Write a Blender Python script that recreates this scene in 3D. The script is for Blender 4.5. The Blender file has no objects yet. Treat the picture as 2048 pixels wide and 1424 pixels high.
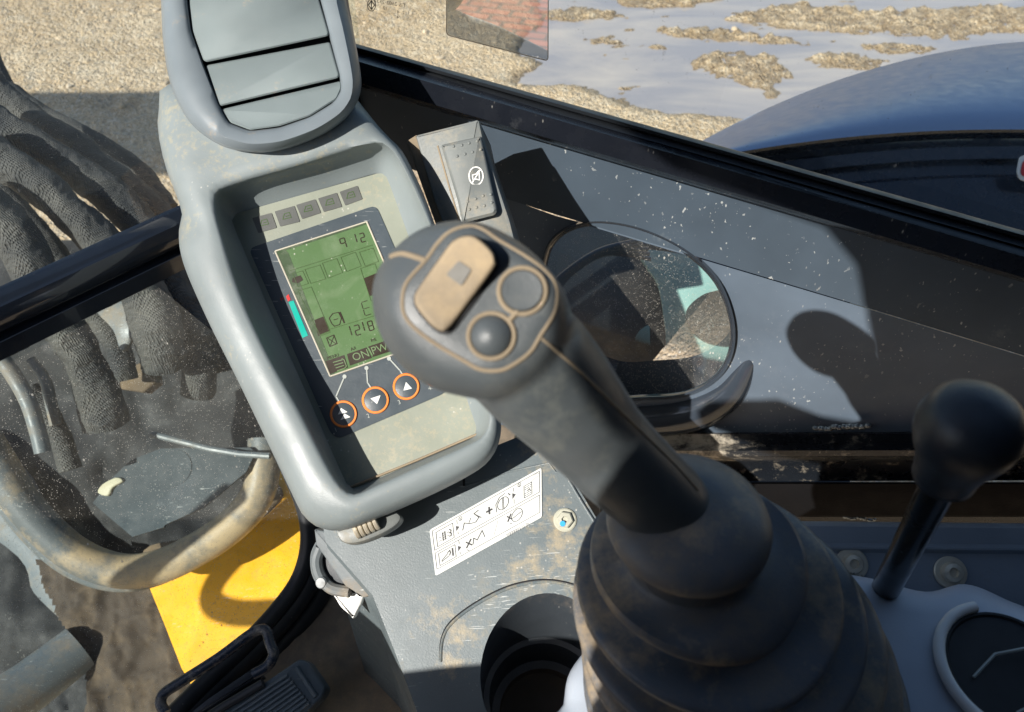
import bpy, bmesh, math, random
import numpy as np
from mathutils import Vector, Matrix, noise
from mathutils.bvhtree import BVHTree
from mathutils.geometry import tessellate_polygon
random.seed(7)
SC = bpy.context.scene
COL = SC.collection
# ---------------------------------------------------------------- camera, sky, sun
H = 1.9                               # camera height over the ground
FPX = 1607.0                          # focal length in pixels of the 2048 px wide photo
CAM = Vector((0, 0, H))
PITCH = math.radians(45)
FW = Vector((0, math.cos(PITCH), -math.sin(PITCH)))
UP = Vector((0, math.sin(PITCH), math.cos(PITCH)))
RT = Vector((1, 0, 0))
cd = bpy.data.cameras.new('camera'); cam = bpy.data.objects.new('camera', cd); COL.objects.link(cam)
cam.location = CAM
cam.rotation_euler = (math.radians(90) - PITCH, 0, 0)
cd.sensor_width = 36; cd.lens = 36 * FPX / 2048
cd.clip_start = 0.02; cd.clip_end = 2000
cd.dof.use_dof = True; cd.dof.focus_distance = 0.86; cd.dof.aperture_fstop = 9.0
SC.camera = cam
S = Vector((.67, .6965, -.7177)).normalized()      # direction the sunlight travels
w = bpy.data.worlds.new("World"); SC.world = w; w.use_nodes = True
nt = w.node_tree; bg = nt.nodes['Background']
sky = nt.nodes.new('ShaderNodeTexSky'); sky.sky_type = 'NISHITA'; sky.sun_disc = False
sky.sun_elevation = math.asin(-S.z); sky.sun_rotation = math.atan2(-S.x, -S.y)
nt.links.new(sky.outputs[0], bg.inputs[0]); bg.inputs[1].default_value = 0.10
sd = bpy.data.lights.new('sun', 'SUN'); sd.energy = 4.9; sd.angle = math.radians(0.5); sd.color = (1, .945, .87)
sun = bpy.data.objects.new('sun', sd); COL.objects.link(sun)
sun.rotation_euler = S.to_track_quat('-Z', 'Y').to_euler(); sun.location = (-5, -3, 6)
SC.view_settings.view_transform = 'Standard'; SC.view_settings.look = 'None'
SC.view_settings.exposure = 0.52; SC.view_settings.gamma = 1
SC.render.engine = 'CYCLES'
SC.cycles.max_bounces = 10; SC.cycles.transparent_max_bounces = 24

# ---------------------------------------------------------------- geometry helpers
def ray(x, y): return FW + RT * ((x - 1024) / FPX) - UP * ((y - 712) / FPX)
def W(x, y, t): return CAM + ray(x, y) * t        # point seen at photo position x, y, depth t
class Plane:
    def __init__(s, p, n): s.p = Vector(p); s.n = Vector(n).normalized()
    def __call__(s, x, y, off=0):
        d = ray(x, y); t = (s.p + s.n * off - CAM).dot(s.n) / d.dot(s.n)
        return CAM + d * t
def plane3(a, b, c):
    n = (b - a).cross(c - a).normalized()
    if n.dot(CAM - a) < 0: n = -n
    return Plane(a, n)
def cr(pts, k=8, closed=True):                    # Catmull-Rom, k samples per control segment
    P = [Vector(p) for p in pts]; n = len(P); out = []
    for i in range(n if closed else n - 1):
        if closed: a, b, c, d = P[i-1], P[i], P[(i+1) % n], P[(i+2) % n]
        else: a, b, c, d = P[max(i-1, 0)], P[i], P[i+1], P[min(i+2, n-1)]
        for j in range(k):
            t = j / k
            out.append(.5*((2*b)+(c-a)*t+(2*a-5*b+4*c-d)*t*t+(3*b-a-3*c+d)*t**3))
    if not closed: out.append(P[-1].copy())
    return out
def rnd(pts, r=6, k=4):                           # polygon with rounded corners (2d)
    P = [Vector(p) for p in pts]; n = len(P); out = []
    for i in range(n):
        a, b, c = P[i-1], P[i], P[(i+1) % n]
        u = (a-b); v = (c-b); ru = min(r, u.length*.45); rv = min(r, v.length*.45)
        s, e = b+u.normalized()*ru, b+v.normalized()*rv
        for j in range(k+1):
            t = j/k; out.append(s*(1-t)**2+b*2*t*(1-t)+e*t*t)
    return out
def inset(pts, d):                                # 2d inset (positive shrinks)
    P = [Vector(p) for p in pts]; n = len(P)
    A = sum(P[i].x*P[(i+1) % n].y-P[(i+1) % n].x*P[i].y for i in range(n))
    sg = 1 if A > 0 else -1; out = []
    for i in range(n):
        t = (P[(i+1) % n]-P[i-1]).normalized()
        out.append(P[i]+Vector((-t.y, t.x))*d*sg)
    return out
def byangle(pts, c, n=72):                        # resample closed outline by angle about c
    P = [Vector(p)-Vector(c) for p in pts]; out = []
    for k in range(n):
        a = 2*math.pi*k/n; d = Vector((math.cos(a), math.sin(a))); best = 0
        for i in range(len(P)):
            p, q = P[i-1], P[i]; e = q-p; den = d.x*e.y-d.y*e.x
            if abs(den) < 1e-9: continue
            t = (p.x*e.y-p.y*e.x)/den; s = (p.x*d.y-p.y*d.x)/den
            if t > 0 and -1e-6 <= s <= 1+1e-6: best = max(best, t)
        out.append(Vector(c)+d*best)
    return out
def ell(cx, cy, rx, ry=None, n=40, a0=0):
    ry = ry or rx
    return [Vector((cx+rx*math.cos(a0+2*math.pi*i/n), cy+ry*math.sin(a0+2*math.pi*i/n))) for i in range(n)]

ORG = {}
class MB:
    def __init__(s): s.v = []; s.f = []
    def add(s, v, f):
        o = len(s.v); s.v += [Vector(p) for p in v]; s.f += [tuple(o+i for i in q) for q in f]; return s
    def loft(s, rings, cap0=True, cap1=True, closed=True):
        n = len(rings[0]); v = [p for r in rings for p in r]; f = []
        for i in range(len(rings)-1):
            for j in range(n if closed else n-1):
                a = i*n+j; b = i*n+(j+1) % n
                f.append((a, b, b+n, a+n))
        s.add(v, f); 
        o = len(s.v)-len(v)
        if closed:
            if cap0: s.f.append(tuple(o+i for i in reversed(range(n))))
            if cap1: s.f.append(tuple(o+(len(rings)-1)*n+i for i in range(n)))
        return s
    def tube(s, pts, r, n=12, cap=True):
        pts = [Vector(p) for p in pts]; m = len(pts)
        R = r if isinstance(r, (list, tuple)) else [r]*m
        t0 = (pts[1]-pts[0]).normalized(); u = t0.orthogonal().normalized(); rings = []
        for i in range(m):
            t = (pts[min(i+1, m-1)]-pts[max(i-1, 0)]).normalized()
            u = (u-t*u.dot(t)).normalized(); v = t.cross(u)
            rings.append([pts[i]+(u*math.cos(2*math.pi*k/n)+v*math.sin(2*math.pi*k/n))*R[i] for k in range(n)])
        return s.loft(rings, cap, cap)
    def lathe(s, c, ax, prof, n=32, ref=None):    # prof: (radius, height)
        c = Vector(c); ax = Vector(ax).normalized(); u = (Vector(ref)-ax*Vector(ref).dot(ax)).normalized() if ref else ax.orthogonal().normalized(); v = ax.cross(u)
        return s.loft([[c+ax*h+(u*math.cos(2*math.pi*k/n)+v*math.sin(2*math.pi*k/n))*r for k in range(n)] for r, h in prof])
    def prism(s, pl, pts, off=0, th=.005, bev=0): # outline on a plane, thickness back from off; bevelled front
        rings = []
        P = [Vector(p) for p in pts]
        F = [pl(p.x, p.y, off) for p in P]
        B = [p-pl.n*th for p in F]
        if bev:
            c = pl((P[0].x+P[len(P)//2].x)/2, (P[0].y+P[len(P)//2].y)/2); t = (c-CAM).dot(FW); px = bev*FPX/t
            I = [pl(p.x, p.y, off) for p in inset(P, px)]
            I2 = [pl(p.x, p.y, off-bev*.3) for p in inset(P, px*.3)]
            rings = [B, [p-pl.n*bev for p in F], I2, I]
        else: rings = [B, F]
        return s.loft(rings)
    def holes(s, pl, outer, inners, off=0):
        loops = [[pl(p[0], p[1], off) for p in L] for L in [outer]+list(inners)]
        # 2d coordinates in the plane keep the fill flat
        u = pl.n.orthogonal().normalized(); v = pl.n.cross(u)
        l2 = [[Vector((p.dot(u), p.dot(v), 0)) for p in L] for L in loops]
        tri = tessellate_polygon(l2); vs = [p for L in loops for p in L]
        fs = []
        for t in tri:
            a, b, c = [vs[i] for i in t]
            fs.append(tuple(t) if (b-a).cross(c-a).dot(pl.n) > 0 else tuple(reversed(t)))
        return s.add(vs, fs)
    def box(s, c, u, v, w_, a, b, d):
        c = Vector(c); V = [c+u*(a*i)+v*(b*j)+w_*(d*k) for i in (-.5, .5) for j in (-.5, .5) for k in (-.5, .5)]
        return s.add(V, [(0, 1, 3, 2), (4, 6, 7, 5), (0, 4, 5, 1), (2, 3, 7, 6), (0, 2, 6, 4), (1, 5, 7, 3)])
    def ico(s, c, r, sub=2):
        bm = bmesh.new(); bmesh.ops.create_icosphere(bm, subdivisions=sub, radius=1)
        r = r if isinstance(r, (tuple, list)) else (r, r, r)
        s.add([Vector((v.co.x*r[0], v.co.y*r[1], v.co.z*r[2]))+Vector(c) for v in bm.verts], [[v.index for v in f.verts] for f in bm.faces]); bm.free(); return s
    def build(s, name, mat, parent=None, smooth=True, ang=35, bevel=0, fix=True):
        o0 = ORG.get(parent.name, Vector()) if parent else Vector()
        me = bpy.data.meshes.new(name)
        me.from_pydata([tuple(p-o0) for p in s.v], [], s.f)
        bm = bmesh.new(); bm.from_mesh(me)
        if fix: bmesh.ops.recalc_face_normals(bm, faces=bm.faces)
        bm.to_mesh(me); bm.free()
        me.materials.append(mat)
        if smooth:
            me.polygons.foreach_set('use_smooth', [True]*len(me.polygons)); me.set_sharp_from_angle(angle=math.radians(ang))
        o = bpy.data.objects.new(name, me); COL.objects.link(o)
        if parent: o.parent = parent; ORG[o.name] = o0
        if bevel:
            m = o.modifiers.new('bevel', 'BEVEL'); m.width = bevel; m.segments = 2; m.limit_method = 'ANGLE'; m.angle_limit = math.radians(40)
        return o
def tag(o, label=None, cat=None, group=None, kind=None):
    if label: o['label'] = label
    if cat: o['category'] = cat
    if group: o['group'] = group
    if kind: o['kind'] = kind
    return o
def thing(name, loc, label, cat, group=None):
    e = bpy.data.objects.new(name, None); COL.objects.link(e); e.location = loc; e.empty_display_size = .05
    ORG[e.name] = Vector(loc); return tag(e, label, cat, group)
def struct(o): o['kind'] = 'structure'; return o
def drape(pts, mb, k=10, off=.0, closed=False, smooth=True):   # lay a line on a mesh, seen from the operator's side
    bv = BVHTree.FromPolygons([tuple(p) for p in mb.v], mb.f); out = []
    for p in (cr(pts, k, closed) if smooth else pts):
        d = ray(p[0], p[1]).normalized(); h = bv.ray_cast(CAM, d)
        if h[0] is not None: out.append(h[0]-d*off)
    return out
def text_px(mb, pl, s, org, size, base, up, off):              # flat letters on a plane
    c = bpy.data.curves.new('t', 'FONT'); c.body = s; c.resolution_u = 3
    o = bpy.data.objects.new('t', c); COL.objects.link(o); bpy.context.view_layer.update()
    me = bpy.data.meshes.new_from_object(o); b = Vector(base).normalized(); u = Vector(up).normalized(); og = Vector(org)
    V = []
    for v in me.vertices:
        q = og+b*(v.co.x*size)+u*(v.co.y*size); V.append(pl(q.x, q.y, off))
    mb.add(V, [tuple(f.vertices) for f in me.polygons])
    bpy.data.objects.remove(o); bpy.data.meshes.remove(me); bpy.data.curves.remove(c)
def stroke(mb, pl, pts, wd, off, closed=False):                # flat painted line of width wd px
    P = [Vector(p) for p in pts]; n = len(P)
    for i in range(n if closed else n-1):
        a, b = P[i], P[(i+1) % n]; d = (b-a).normalized(); q = Vector((-d.y, d.x))*wd/2; a2 = a-d*wd*.25; b2 = b+d*wd*.25
        mb.add([pl(*(a2+q), off), pl(*(b2+q), off), pl(*(b2-q), off), pl(*(a2-q), off)], [(0, 1, 2, 3)])
def fill(mb, pl, pts, off):
    mb.add([pl(p[0], p[1], off) for p in pts], [tuple(range(len(pts)))])

# ---------------------------------------------------------------- materials
class NT:
    def __init__(s, name):
        s.m = bpy.data.materials.new(name); s.m.use_nodes = True; s.t = s.m.node_tree; s.b = s.t.nodes['Principled BSDF']
        s.co = s.t.nodes.new('ShaderNodeTexCoord').outputs['Object']
    def n(s, typ, **k):
        x = s.t.nodes.new(typ)
        for a, v in k.items():
            if a.startswith('i_'):
                key = a[2:]; key = int(key) if key.isdigit() else key.replace('_', ' ')
                if isinstance(v, bpy.types.NodeSocket): s.t.links.new(v, x.inputs[key])
                else: x.inputs[key].default_value = v
            else: setattr(x, a, v)
        return x
    def l(s, a, b): s.t.links.new(a, b)
    def noise(s, sc, det=4, rough=.6, vec=None, dist=0): return s.n('ShaderNodeTexNoise', i_Vector=vec or s.co, i_Scale=sc, i_Detail=det, i_Roughness=rough, i_Distortion=dist).outputs[0]
    def ramp(s, v, lo, hi, a=0., b=1.): return s.n('ShaderNodeMapRange', i_Value=v, i_1=lo, i_2=hi, i_3=a, i_4=b).outputs[0]
    def mix(s, f, a, b):
        x = s.t.nodes.new('ShaderNodeMix'); x.data_type = 'RGBA'
        for k, v in ((0, f), (6, a), (7, b)):
            if isinstance(v, bpy.types.NodeSocket): s.l(v, x.inputs[k])
            else: x.inputs[k].default_value = (*v, 1) if isinstance(v, tuple) and len(v) == 3 else v
        return x.outputs[2]
    def math(s, op, a, b=0.):
        x = s.t.nodes.new('ShaderNodeMath'); x.operation = op; x.use_clamp = op in ('ADD',)
        for k, v in ((0, a), (1, b)):
            if isinstance(v, bpy.types.NodeSocket): s.l(v, x.inputs[k])
            else: x.inputs[k].default_value = v
        return x.outputs[0]
    def stretch(s, sx, sy, sz, rot=(0, 0, 0)): return s.n('ShaderNodeMapping', i_Vector=s.co, i_Scale=(sx, sy, sz), i_Rotation=rot).outputs[0]
TAN = (.42, .31, .18)
def mat(name, col, rough=.5, dust=0., dustcol=TAN, dscale=22, metal=0., bump=.15, bscale=350, scratch=0., var=.12, spots=0., coat=0., spec=.5):
    t = NT(name); b = t.b
    v = t.noise(9, 3); c = t.mix(t.ramp(v, .3, .7), tuple(x*(1-var) for x in col), tuple(min(1, x*(1+var)) for x in col))
    r = t.ramp(t.noise(40, 4), .3, .7, max(.02, rough-.08), min(1, rough+.1))
    if dust > 0:
        d = t.math('MULTIPLY', t.ramp(t.noise(dscale, 8, .72), .66-dust*.3, .82-dust*.12), t.ramp(t.noise(dscale*9, 4, .8), .3, .6, .35, 1))
        c = t.mix(d, c, dustcol); r = t.math('ADD', r, t.math('MULTIPLY', d, .4))
    if spots > 0:
        vo = t.n('ShaderNodeTexVoronoi', i_Vector=t.stretch(1, 1, .4, (.05, .03, 0)), i_Scale=190., i_Randomness=1.)
        sp = t.math('MULTIPLY', t.ramp(vo.outputs['Distance'], .06, .2, 1, 0), t.math('MULTIPLY', t.ramp(t.noise(37, 2), .60-spots*.15, .68-spots*.15), t.ramp(t.noise(6, 3, .5, t.stretch(2, 2, .5)), .48, .6)))
        c = t.mix(t.math('MULTIPLY', sp, .7), c, (.62, .6, .54))
    if scratch > 0:
        for k, rot in enumerate(((.3, .5, .9), (1.1, -.4, 2.1), (.2, 1.3, .4))):
            s1 = t.noise(34+9*k, 2, .5, t.stretch(1, 14, 3, rot)); s2 = t.noise(8+3*k, 3, .6)
            e = t.math('MULTIPLY', t.ramp(s1, .70-.03*scratch, .73-.03*scratch), t.ramp(s2, .5, .6))
            c = t.mix(t.math('MULTIPLY', e, .55), c, (.6, .62, .6))
    t.l(c, b.inputs['Base Color']); t.l(r, b.inputs['Roughness'])
    b.inputs['Metallic'].default_value = metal; b.inputs['Coat Weight'].default_value = coat
    b.inputs['Specular IOR Level'].default_value = spec
    if bump:
        bn = t.n('ShaderNodeBump', i_Height=t.noise(bscale, 3), i_Strength=bump, i_Distance=.0006)
        t.l(bn.outputs[0], b.inputs['Normal'])
    return t.m
def glass(name, tint=(.9, .95, .93), refl=1., dust=.02, dustmax=.5, dcol=(.7, .68, .62), dscale=260, film=.03, thr=.6):
    t = NT(name); out = t.t.nodes['Material Output']; t.t.nodes.remove(t.b)
    tr = t.n('ShaderNodeBsdfTransparent', i_Color=(*tint, 1)); gl = t.n('ShaderNodeBsdfGlossy', i_Roughness=.01)
    fr = t.n('ShaderNodeFresnel', i_IOR=1.45)
    m1 = t.n('ShaderNodeMixShader', i_0=t.math('MULTIPLY', fr.outputs[0], refl), i_1=tr.outputs[0], i_2=gl.outputs[0])
    vo = t.n('ShaderNodeTexVoronoi', i_Vector=t.co, i_Scale=dscale, i_Randomness=1.)
    sp = t.ramp(vo.outputs['Distance'], .10, .30, 1, 0)
    gate = t.ramp(t.noise(dscale*.37, 2, .5), thr, thr+.06)
    vo2 = t.n('ShaderNodeTexVoronoi', i_Vector=t.stretch(1, 1, .45, (.5, .3, .2)), i_Scale=dscale*.22, i_Randomness=1.)
    sp2 = t.math('MULTIPLY', t.ramp(vo2.outputs['Distance'], .07, .16, 1, 0), t.ramp(t.noise(23, 2), .55, .6))
    sm = t.ramp(t.noise(7, 5, .65, None, .6), .35, .8, film*.3, film*2.2)
    d = t.math('ADD', t.math('MULTIPLY', t.math('MULTIPLY', sp, gate), dustmax), t.math('ADD', t.math('MULTIPLY', sp2, dustmax), sm))
    df = t.n('ShaderNodeBsdfDiffuse', i_Color=(*dcol, 1))
    m2 = t.n('ShaderNodeMixShader', i_0=d, i_1=m1.outputs[0], i_2=df.outputs[0])
    t.l(m2.outputs[0], out.inputs[0]); return t.m
M = {}
M['house'] = mat('grey housing plastic', (.20, .232, .238), .42, dust=.16, dscale=14, spots=.2, bump=.25, bscale=900)
M['vent'] = mat('vent plastic', (.165, .195, .215), .4, dust=.12, dscale=18, bump=.2, bscale=900)
M['slat'] = mat('slat plastic', (.17, .205, .21), .45, dust=.14, dscale=26, bump=.2, bscale=900)
M['black'] = mat('black gap', (.008, .009, .011), .6, bump=0)
M['recess'] = mat('recess plastic', (.11, .135, .15), .5, dust=.05, spots=.1)
M['cream'] = mat('cream film', (.255, .275, .225), .4, dust=.22, dscale=30, dustcol=(.5, .42, .28), spots=.3)
M['navy'] = mat('dark film', (.055, .072, .085), .38, dust=.12, dscale=25, dustcol=(.2, .2, .18), spots=.4, scratch=.5)
M['icon'] = mat('icon', (.10, .105, .10), .4, dust=.2)
M['lcd'] = mat('lcd green', (.095, .165, .072), .22, dust=.12, dscale=30, dustcol=(.10, .18, .08), var=.08, spots=.6, bump=0)
def lcdglare():  # pale glare smears mixed into the screen colour
    m_ = M['lcd']; t_ = m_.node_tree; b_ = t_.nodes['Principled BSDF']; old = b_.inputs['Base Color'].links[0].from_socket
    co = t_.nodes.new('ShaderNodeTexCoord').outputs['Object']; n1 = t_.nodes.new('ShaderNodeTexNoise'); t_.links.new(co, n1.inputs['Vector']); n1.inputs['Scale'].default_value = 28; n1.inputs['Detail'].default_value = 7; n1.inputs['Distortion'].default_value = 1.2
    mr = t_.nodes.new('ShaderNodeMapRange'); t_.links.new(n1.outputs[0], mr.inputs[0]); mr.inputs[1].default_value = .52; mr.inputs[2].default_value = .78; mr.inputs[4].default_value = .55
    mi = t_.nodes.new('ShaderNodeMix'); mi.data_type = 'RGBA'; t_.links.new(mr.outputs[0], mi.inputs[0]); t_.links.new(old, mi.inputs[6]); mi.inputs[7].default_value = (.20, .26, .16, 1); t_.links.new(mi.outputs[2], b_.inputs['Base Color'])
lcdglare()
M['seg'] = mat('lcd ink', (.035, .026, .018), .3, bump=0)
M['segsoft'] = mat('lcd faint ink', (.065, .11, .04), .3, bump=0)
M['lcdtext'] = mat('lcd pale', (.15, .22, .11), .3, bump=0)
M['orange'] = mat('orange print', (.85, .24, .04), .4, bump=0)
M['white'] = mat('white print', (.8, .8, .76), .5, bump=0)
M['greyprint'] = mat('grey print', (.4, .43, .4), .5, bump=0)
M['teal'] = mat('teal strip', (.0, .30, .24), .3, bump=0)
M['teal'].node_tree.nodes['Principled BSDF'].inputs['Emission Color'].default_value = (0, .7, .52, 1)
M['teal'].node_tree.nodes['Principled BSDF'].inputs['Emission Strength'].default_value = .12
M['red'] = mat('red print', (.55, .02, .02), .4, bump=0)
M['grip'] = mat('grip rubber', (.075, .087, .094), .36, dust=.3, dscale=14, dustcol=(.125, .13, .12), bump=.35, bscale=1100, var=.2)
M['dust'] = mat('dust line', (.27, .215, .145), .8, bump=.5, bscale=600, var=.3)
M['rocker'] = mat('dusty rocker', (.27, .215, .145), .75, dust=.7, dscale=18, dustcol=(.50, .38, .23), bump=.4, bscale=700)
M['markgrey'] = mat('worn mark', (.13, .125, .11), .6, dust=.3, dscale=60)
M['boot'] = mat('boot rubber', (.07, .092, .12), .36, dust=1.0, dscale=11, dustcol=(.19, .15, .105), bump=.4, bscale=700, var=.2)
M['switch'] = mat('switch plastic', (.17, .185, .18), .45, dust=.55, dscale=30, dustcol=(.36, .31, .22), bump=.3)
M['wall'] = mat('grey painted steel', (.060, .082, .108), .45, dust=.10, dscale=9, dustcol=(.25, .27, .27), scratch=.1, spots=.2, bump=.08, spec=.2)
M['walllow'] = mat('painted steel with sheen', (.105, .138, .18), .45, dust=.3, dscale=7, dustcol=(.16, .185, .22), scratch=.15, spots=.05, bump=.06, spec=.2)  # lighter copy of the wall paint, reflected light put into the colour
M['blackpaint'] = mat('black gloss paint', (.009, .011, .016), .25, dust=.04, dustcol=(.06, .065, .07), spots=.15, bump=.05, spec=.35)
M['rubber'] = mat('black rubber', (.014, .017, .021), .42, dust=.14, dustcol=(.10, .09, .075), spots=.2)
M['bluebar'] = mat('dark bar paint', (.010, .014, .022), .12, dust=.03, bump=.03, coat=.6)
M['column'] = mat('column plastic', (.15, .185, .20), .42, dust=.30, dscale=10, dustcol=(.42, .33, .19), scratch=1., spots=.9, bump=.3, bscale=600)
def column_mat():
    m_ = mat('column plastic', (.115, .142, .152), .42, dust=.30, dscale=10, dustcol=(.38, .31, .19), scratch=1.1, spots=.9, bump=.3, bscale=600)
    t_ = m_.node_tree; b_ = t_.nodes['Principled BSDF']; old = b_.inputs['Base Color'].links[0].from_socket
    geo = t_.nodes.new('ShaderNodeNewGeometry'); tot = None
    for (x, y, r) in ((1130, 1090, .075), (1060, 1130, .05), (900, 1250, .05), (1090, 900, .05), (900, 1330, .03)):
        vd = t_.nodes.new('ShaderNodeVectorMath'); vd.operation = 'DISTANCE'; t_.links.new(geo.outputs['Position'], vd.inputs[0]); vd.inputs[1].default_value = tuple(PK(x, y))
        mr = t_.nodes.new('ShaderNodeMapRange'); t_.links.new(vd.outputs['Value'], mr.inputs[0]); mr.inputs[1].default_value = 0; mr.inputs[2].default_value = r; mr.inputs[3].default_value = .27; mr.inputs[4].default_value = 0
        if tot is None: tot = mr.outputs[0]
        else:
            mx = t_.nodes.new('ShaderNodeMath'); mx.operation = 'MAXIMUM'; t_.links.new(tot, mx.inputs[0]); t_.links.new(mr.outputs[0], mx.inputs[1]); tot = mx.outputs[0]
    nz = t_.nodes.new('ShaderNodeTexNoise'); t_.links.new(geo.outputs['Position'], nz.inputs['Vector']); nz.inputs['Scale'].default_value = 55; nz.inputs['Detail'].default_value = 9; nz.inputs['Roughness'].default_value = .72
    ad = t_.nodes.new('ShaderNodeMath'); ad.operation = 'ADD'; t_.links.new(nz.outputs[0], ad.inputs[0]); t_.links.new(tot, ad.inputs[1])
    m2 = t_.nodes.new('ShaderNodeMapRange'); t_.links.new(ad.outputs[0], m2.inputs[0]); m2.inputs[1].default_value = .64; m2.inputs[2].default_value = .95
    mi = t_.nodes.new('ShaderNodeMix'); mi.data_type = 'RGBA'; t_.links.new(m2.outputs[0], mi.inputs[0]); t_.links.new(old, mi.inputs[6]); mi.inputs[7].default_value = (.40, .32, .19, 1)
    t_.links.new(mi.outputs[2], b_.inputs['Base Color']); return m_
M['cup'] = mat('cup plastic', (.035, .042, .05), .45, dust=.35, dscale=12, dustcol=(.16, .13, .10), spots=.3)
M['cupfloor'] = mat('cup floor', (.07, .055, .04), .7, dust=.6, dscale=14, dustcol=(.14, .10, .065))
M['label'] = mat('white label', (.62, .64, .62), .35, dust=.08, dscale=30, bump=0)
M['ink'] = mat('label ink', (.03, .03, .035), .5, bump=0)
M['inksoft'] = mat('label faint ink', (.3, .3, .3), .5, bump=0)
M['steel'] = mat('zinc steel', (.62, .56, .44), .32, metal=.45, dust=.2, bump=.3)
M['bluedot'] = mat('blue paint', (.02, .35, .8), .4, bump=0)
M['whiteplastic'] = mat('white plastic', (.85, .85, .82), .35, dust=.12)
M['arm'] = mat('armrest plastic', (.46, .51, .58), .38, dust=.05, bump=.25, bscale=900)
M['plate'] = mat('grey plate', (.20, .23, .26), .45, dust=.15, dustcol=(.2, .18, .15), bump=.4)
M['ledge'] = mat('ledge paint', (.012, .015, .020), .28, dust=.1, dustcol=(.10, .09, .075), spots=.2, spec=.4)
M['foam'] = mat('black foam', (.006, .006, .007), .9, spec=.1, bump=1., bscale=260)
M['lever'] = mat('lever black', (.005, .006, .007), .2, bump=.02)
M['knob'] = mat('knob rubber', (.016, .022, .032), .38, bump=.3, bscale=900, dust=.08, dustcol=(.06, .06, .06))
M['yellow'] = mat('yellow paint', (.88, .42, .012), .35, dust=.34, dscale=85, dustcol=(.30, .16, .03), spots=0, scratch=.3, bump=.2)
M['dirt'] = mat('dirt', (.13, .095, .06), .9, dust=.5, dscale=20, dustcol=(.24, .175, .105), bump=1., bscale=160, var=.3, spots=.2)
M['cake'] = mat('caked mud', (.065, .05, .037), .9, dust=.6, dscale=14, dustcol=(.17, .125, .08), bump=1., bscale=90, var=.3)
M['mat'] = mat('floor mat', (.17, .14, .105), .8, dust=.7, dscale=9, dustcol=(.40, .29, .18), bump=1., bscale=140, var=.3, spots=.2)
M['dirtysteel'] = mat('dirty steel', (.125, .145, .155), .45, dust=.6, dscale=10, dustcol=(.30, .22, .13), scratch=.6, bump=.4, bscale=150)
M['darksteel'] = mat('dark steel', (.035, .04, .045), .4, dust=.4, dscale=9, dustcol=(.14, .11, .075), scratch=.4, bump=.5, bscale=120)
M['platesteel'] = mat('plate steel', (.045, .058, .066), .6, dust=.08, dscale=12, dustcol=(.12, .115, .09), scratch=.5, spots=.8, spec=.2)
M['pedal'] = mat('pedal', (.07, .10, .13), .4, dust=.42, dscale=40, dustcol=(.20, .18, .14), scratch=.8, bump=.5)
M['tealsteel'] = mat('teal steel', (.34, .52, .50), .5, dust=.2, dscale=30, dustcol=(.25, .25, .18), spots=1)
M['glass'] = glass('window glass', refl=.9, film=.012, dscale=320, dustmax=.35, thr=.62)
M['glassfront'] = glass('dusty front glass', tint=(.86, .92, .92), refl=.8, film=.045, dscale=420, dustmax=.40, thr=.50)
M['glasslow'] = glass('dusty low glass', tint=(.80, .88, .86), refl=1., film=.06, dscale=520, dustmax=.6, thr=.47)
def film():
    t = NT('reflective film'); out = t.t.nodes['Material Output']; t.t.nodes.remove(t.b)
    tr = t.n('ShaderNodeBsdfTransparent', i_Color=(.95, .96, .96, 1)); gl = t.n('ShaderNodeBsdfGlossy', i_Roughness=.012, i_Color=(1, .97, .93, 1))
    m = t.n('ShaderNodeMixShader', i_0=.6, i_1=tr.outputs[0], i_2=gl.outputs[0]); t.l(m.outputs[0], out.inputs[0]); return t.m
M['film'] = film()
def fabric():
    t = NT('woven hose sleeve'); b = t.b
    w1 = t.n('ShaderNodeTexWave', i_Vector=t.stretch(1, 1, 1, (.3, .2, .9)), i_Scale=115., i_Distortion=1.5, i_Detail=1.).outputs[1]
    w2 = t.n('ShaderNodeTexWave', i_Vector=t.stretch(1, 1, 1, (.9, 1.2, 2.3)), i_Scale=115., i_Distortion=1.5, i_Detail=1.).outputs[1]
    h = t.math('MULTIPLY', w1, w2)
    fold = t.noise(16, 5, .6, t.stretch(1, 1, 2.2, (.4, .9, .2)), .8)
    c = t.mix(t.ramp(t.noise(12, 5), .35, .7), (.045, .05, .054), (.17, .165, .145)); c = t.mix(t.math('MULTIPLY', t.ramp(h, .1, .6), .8), t.mix(.5, c, (.02, .02, .02)), c)
    t.l(c, b.inputs['Base Color']); b.inputs['Roughness'].default_value = .75
    b1 = t.n('ShaderNodeBump', i_Height=fold, i_Strength=.9, i_Distance=.012)
    t.l(t.n('ShaderNodeBump', i_Height=h, i_Strength=.8, i_Distance=.0026, i_Normal=b1.outputs[0]).outputs[0], b.inputs['Normal']); return t.m
M['fabric'] = fabric()
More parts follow.
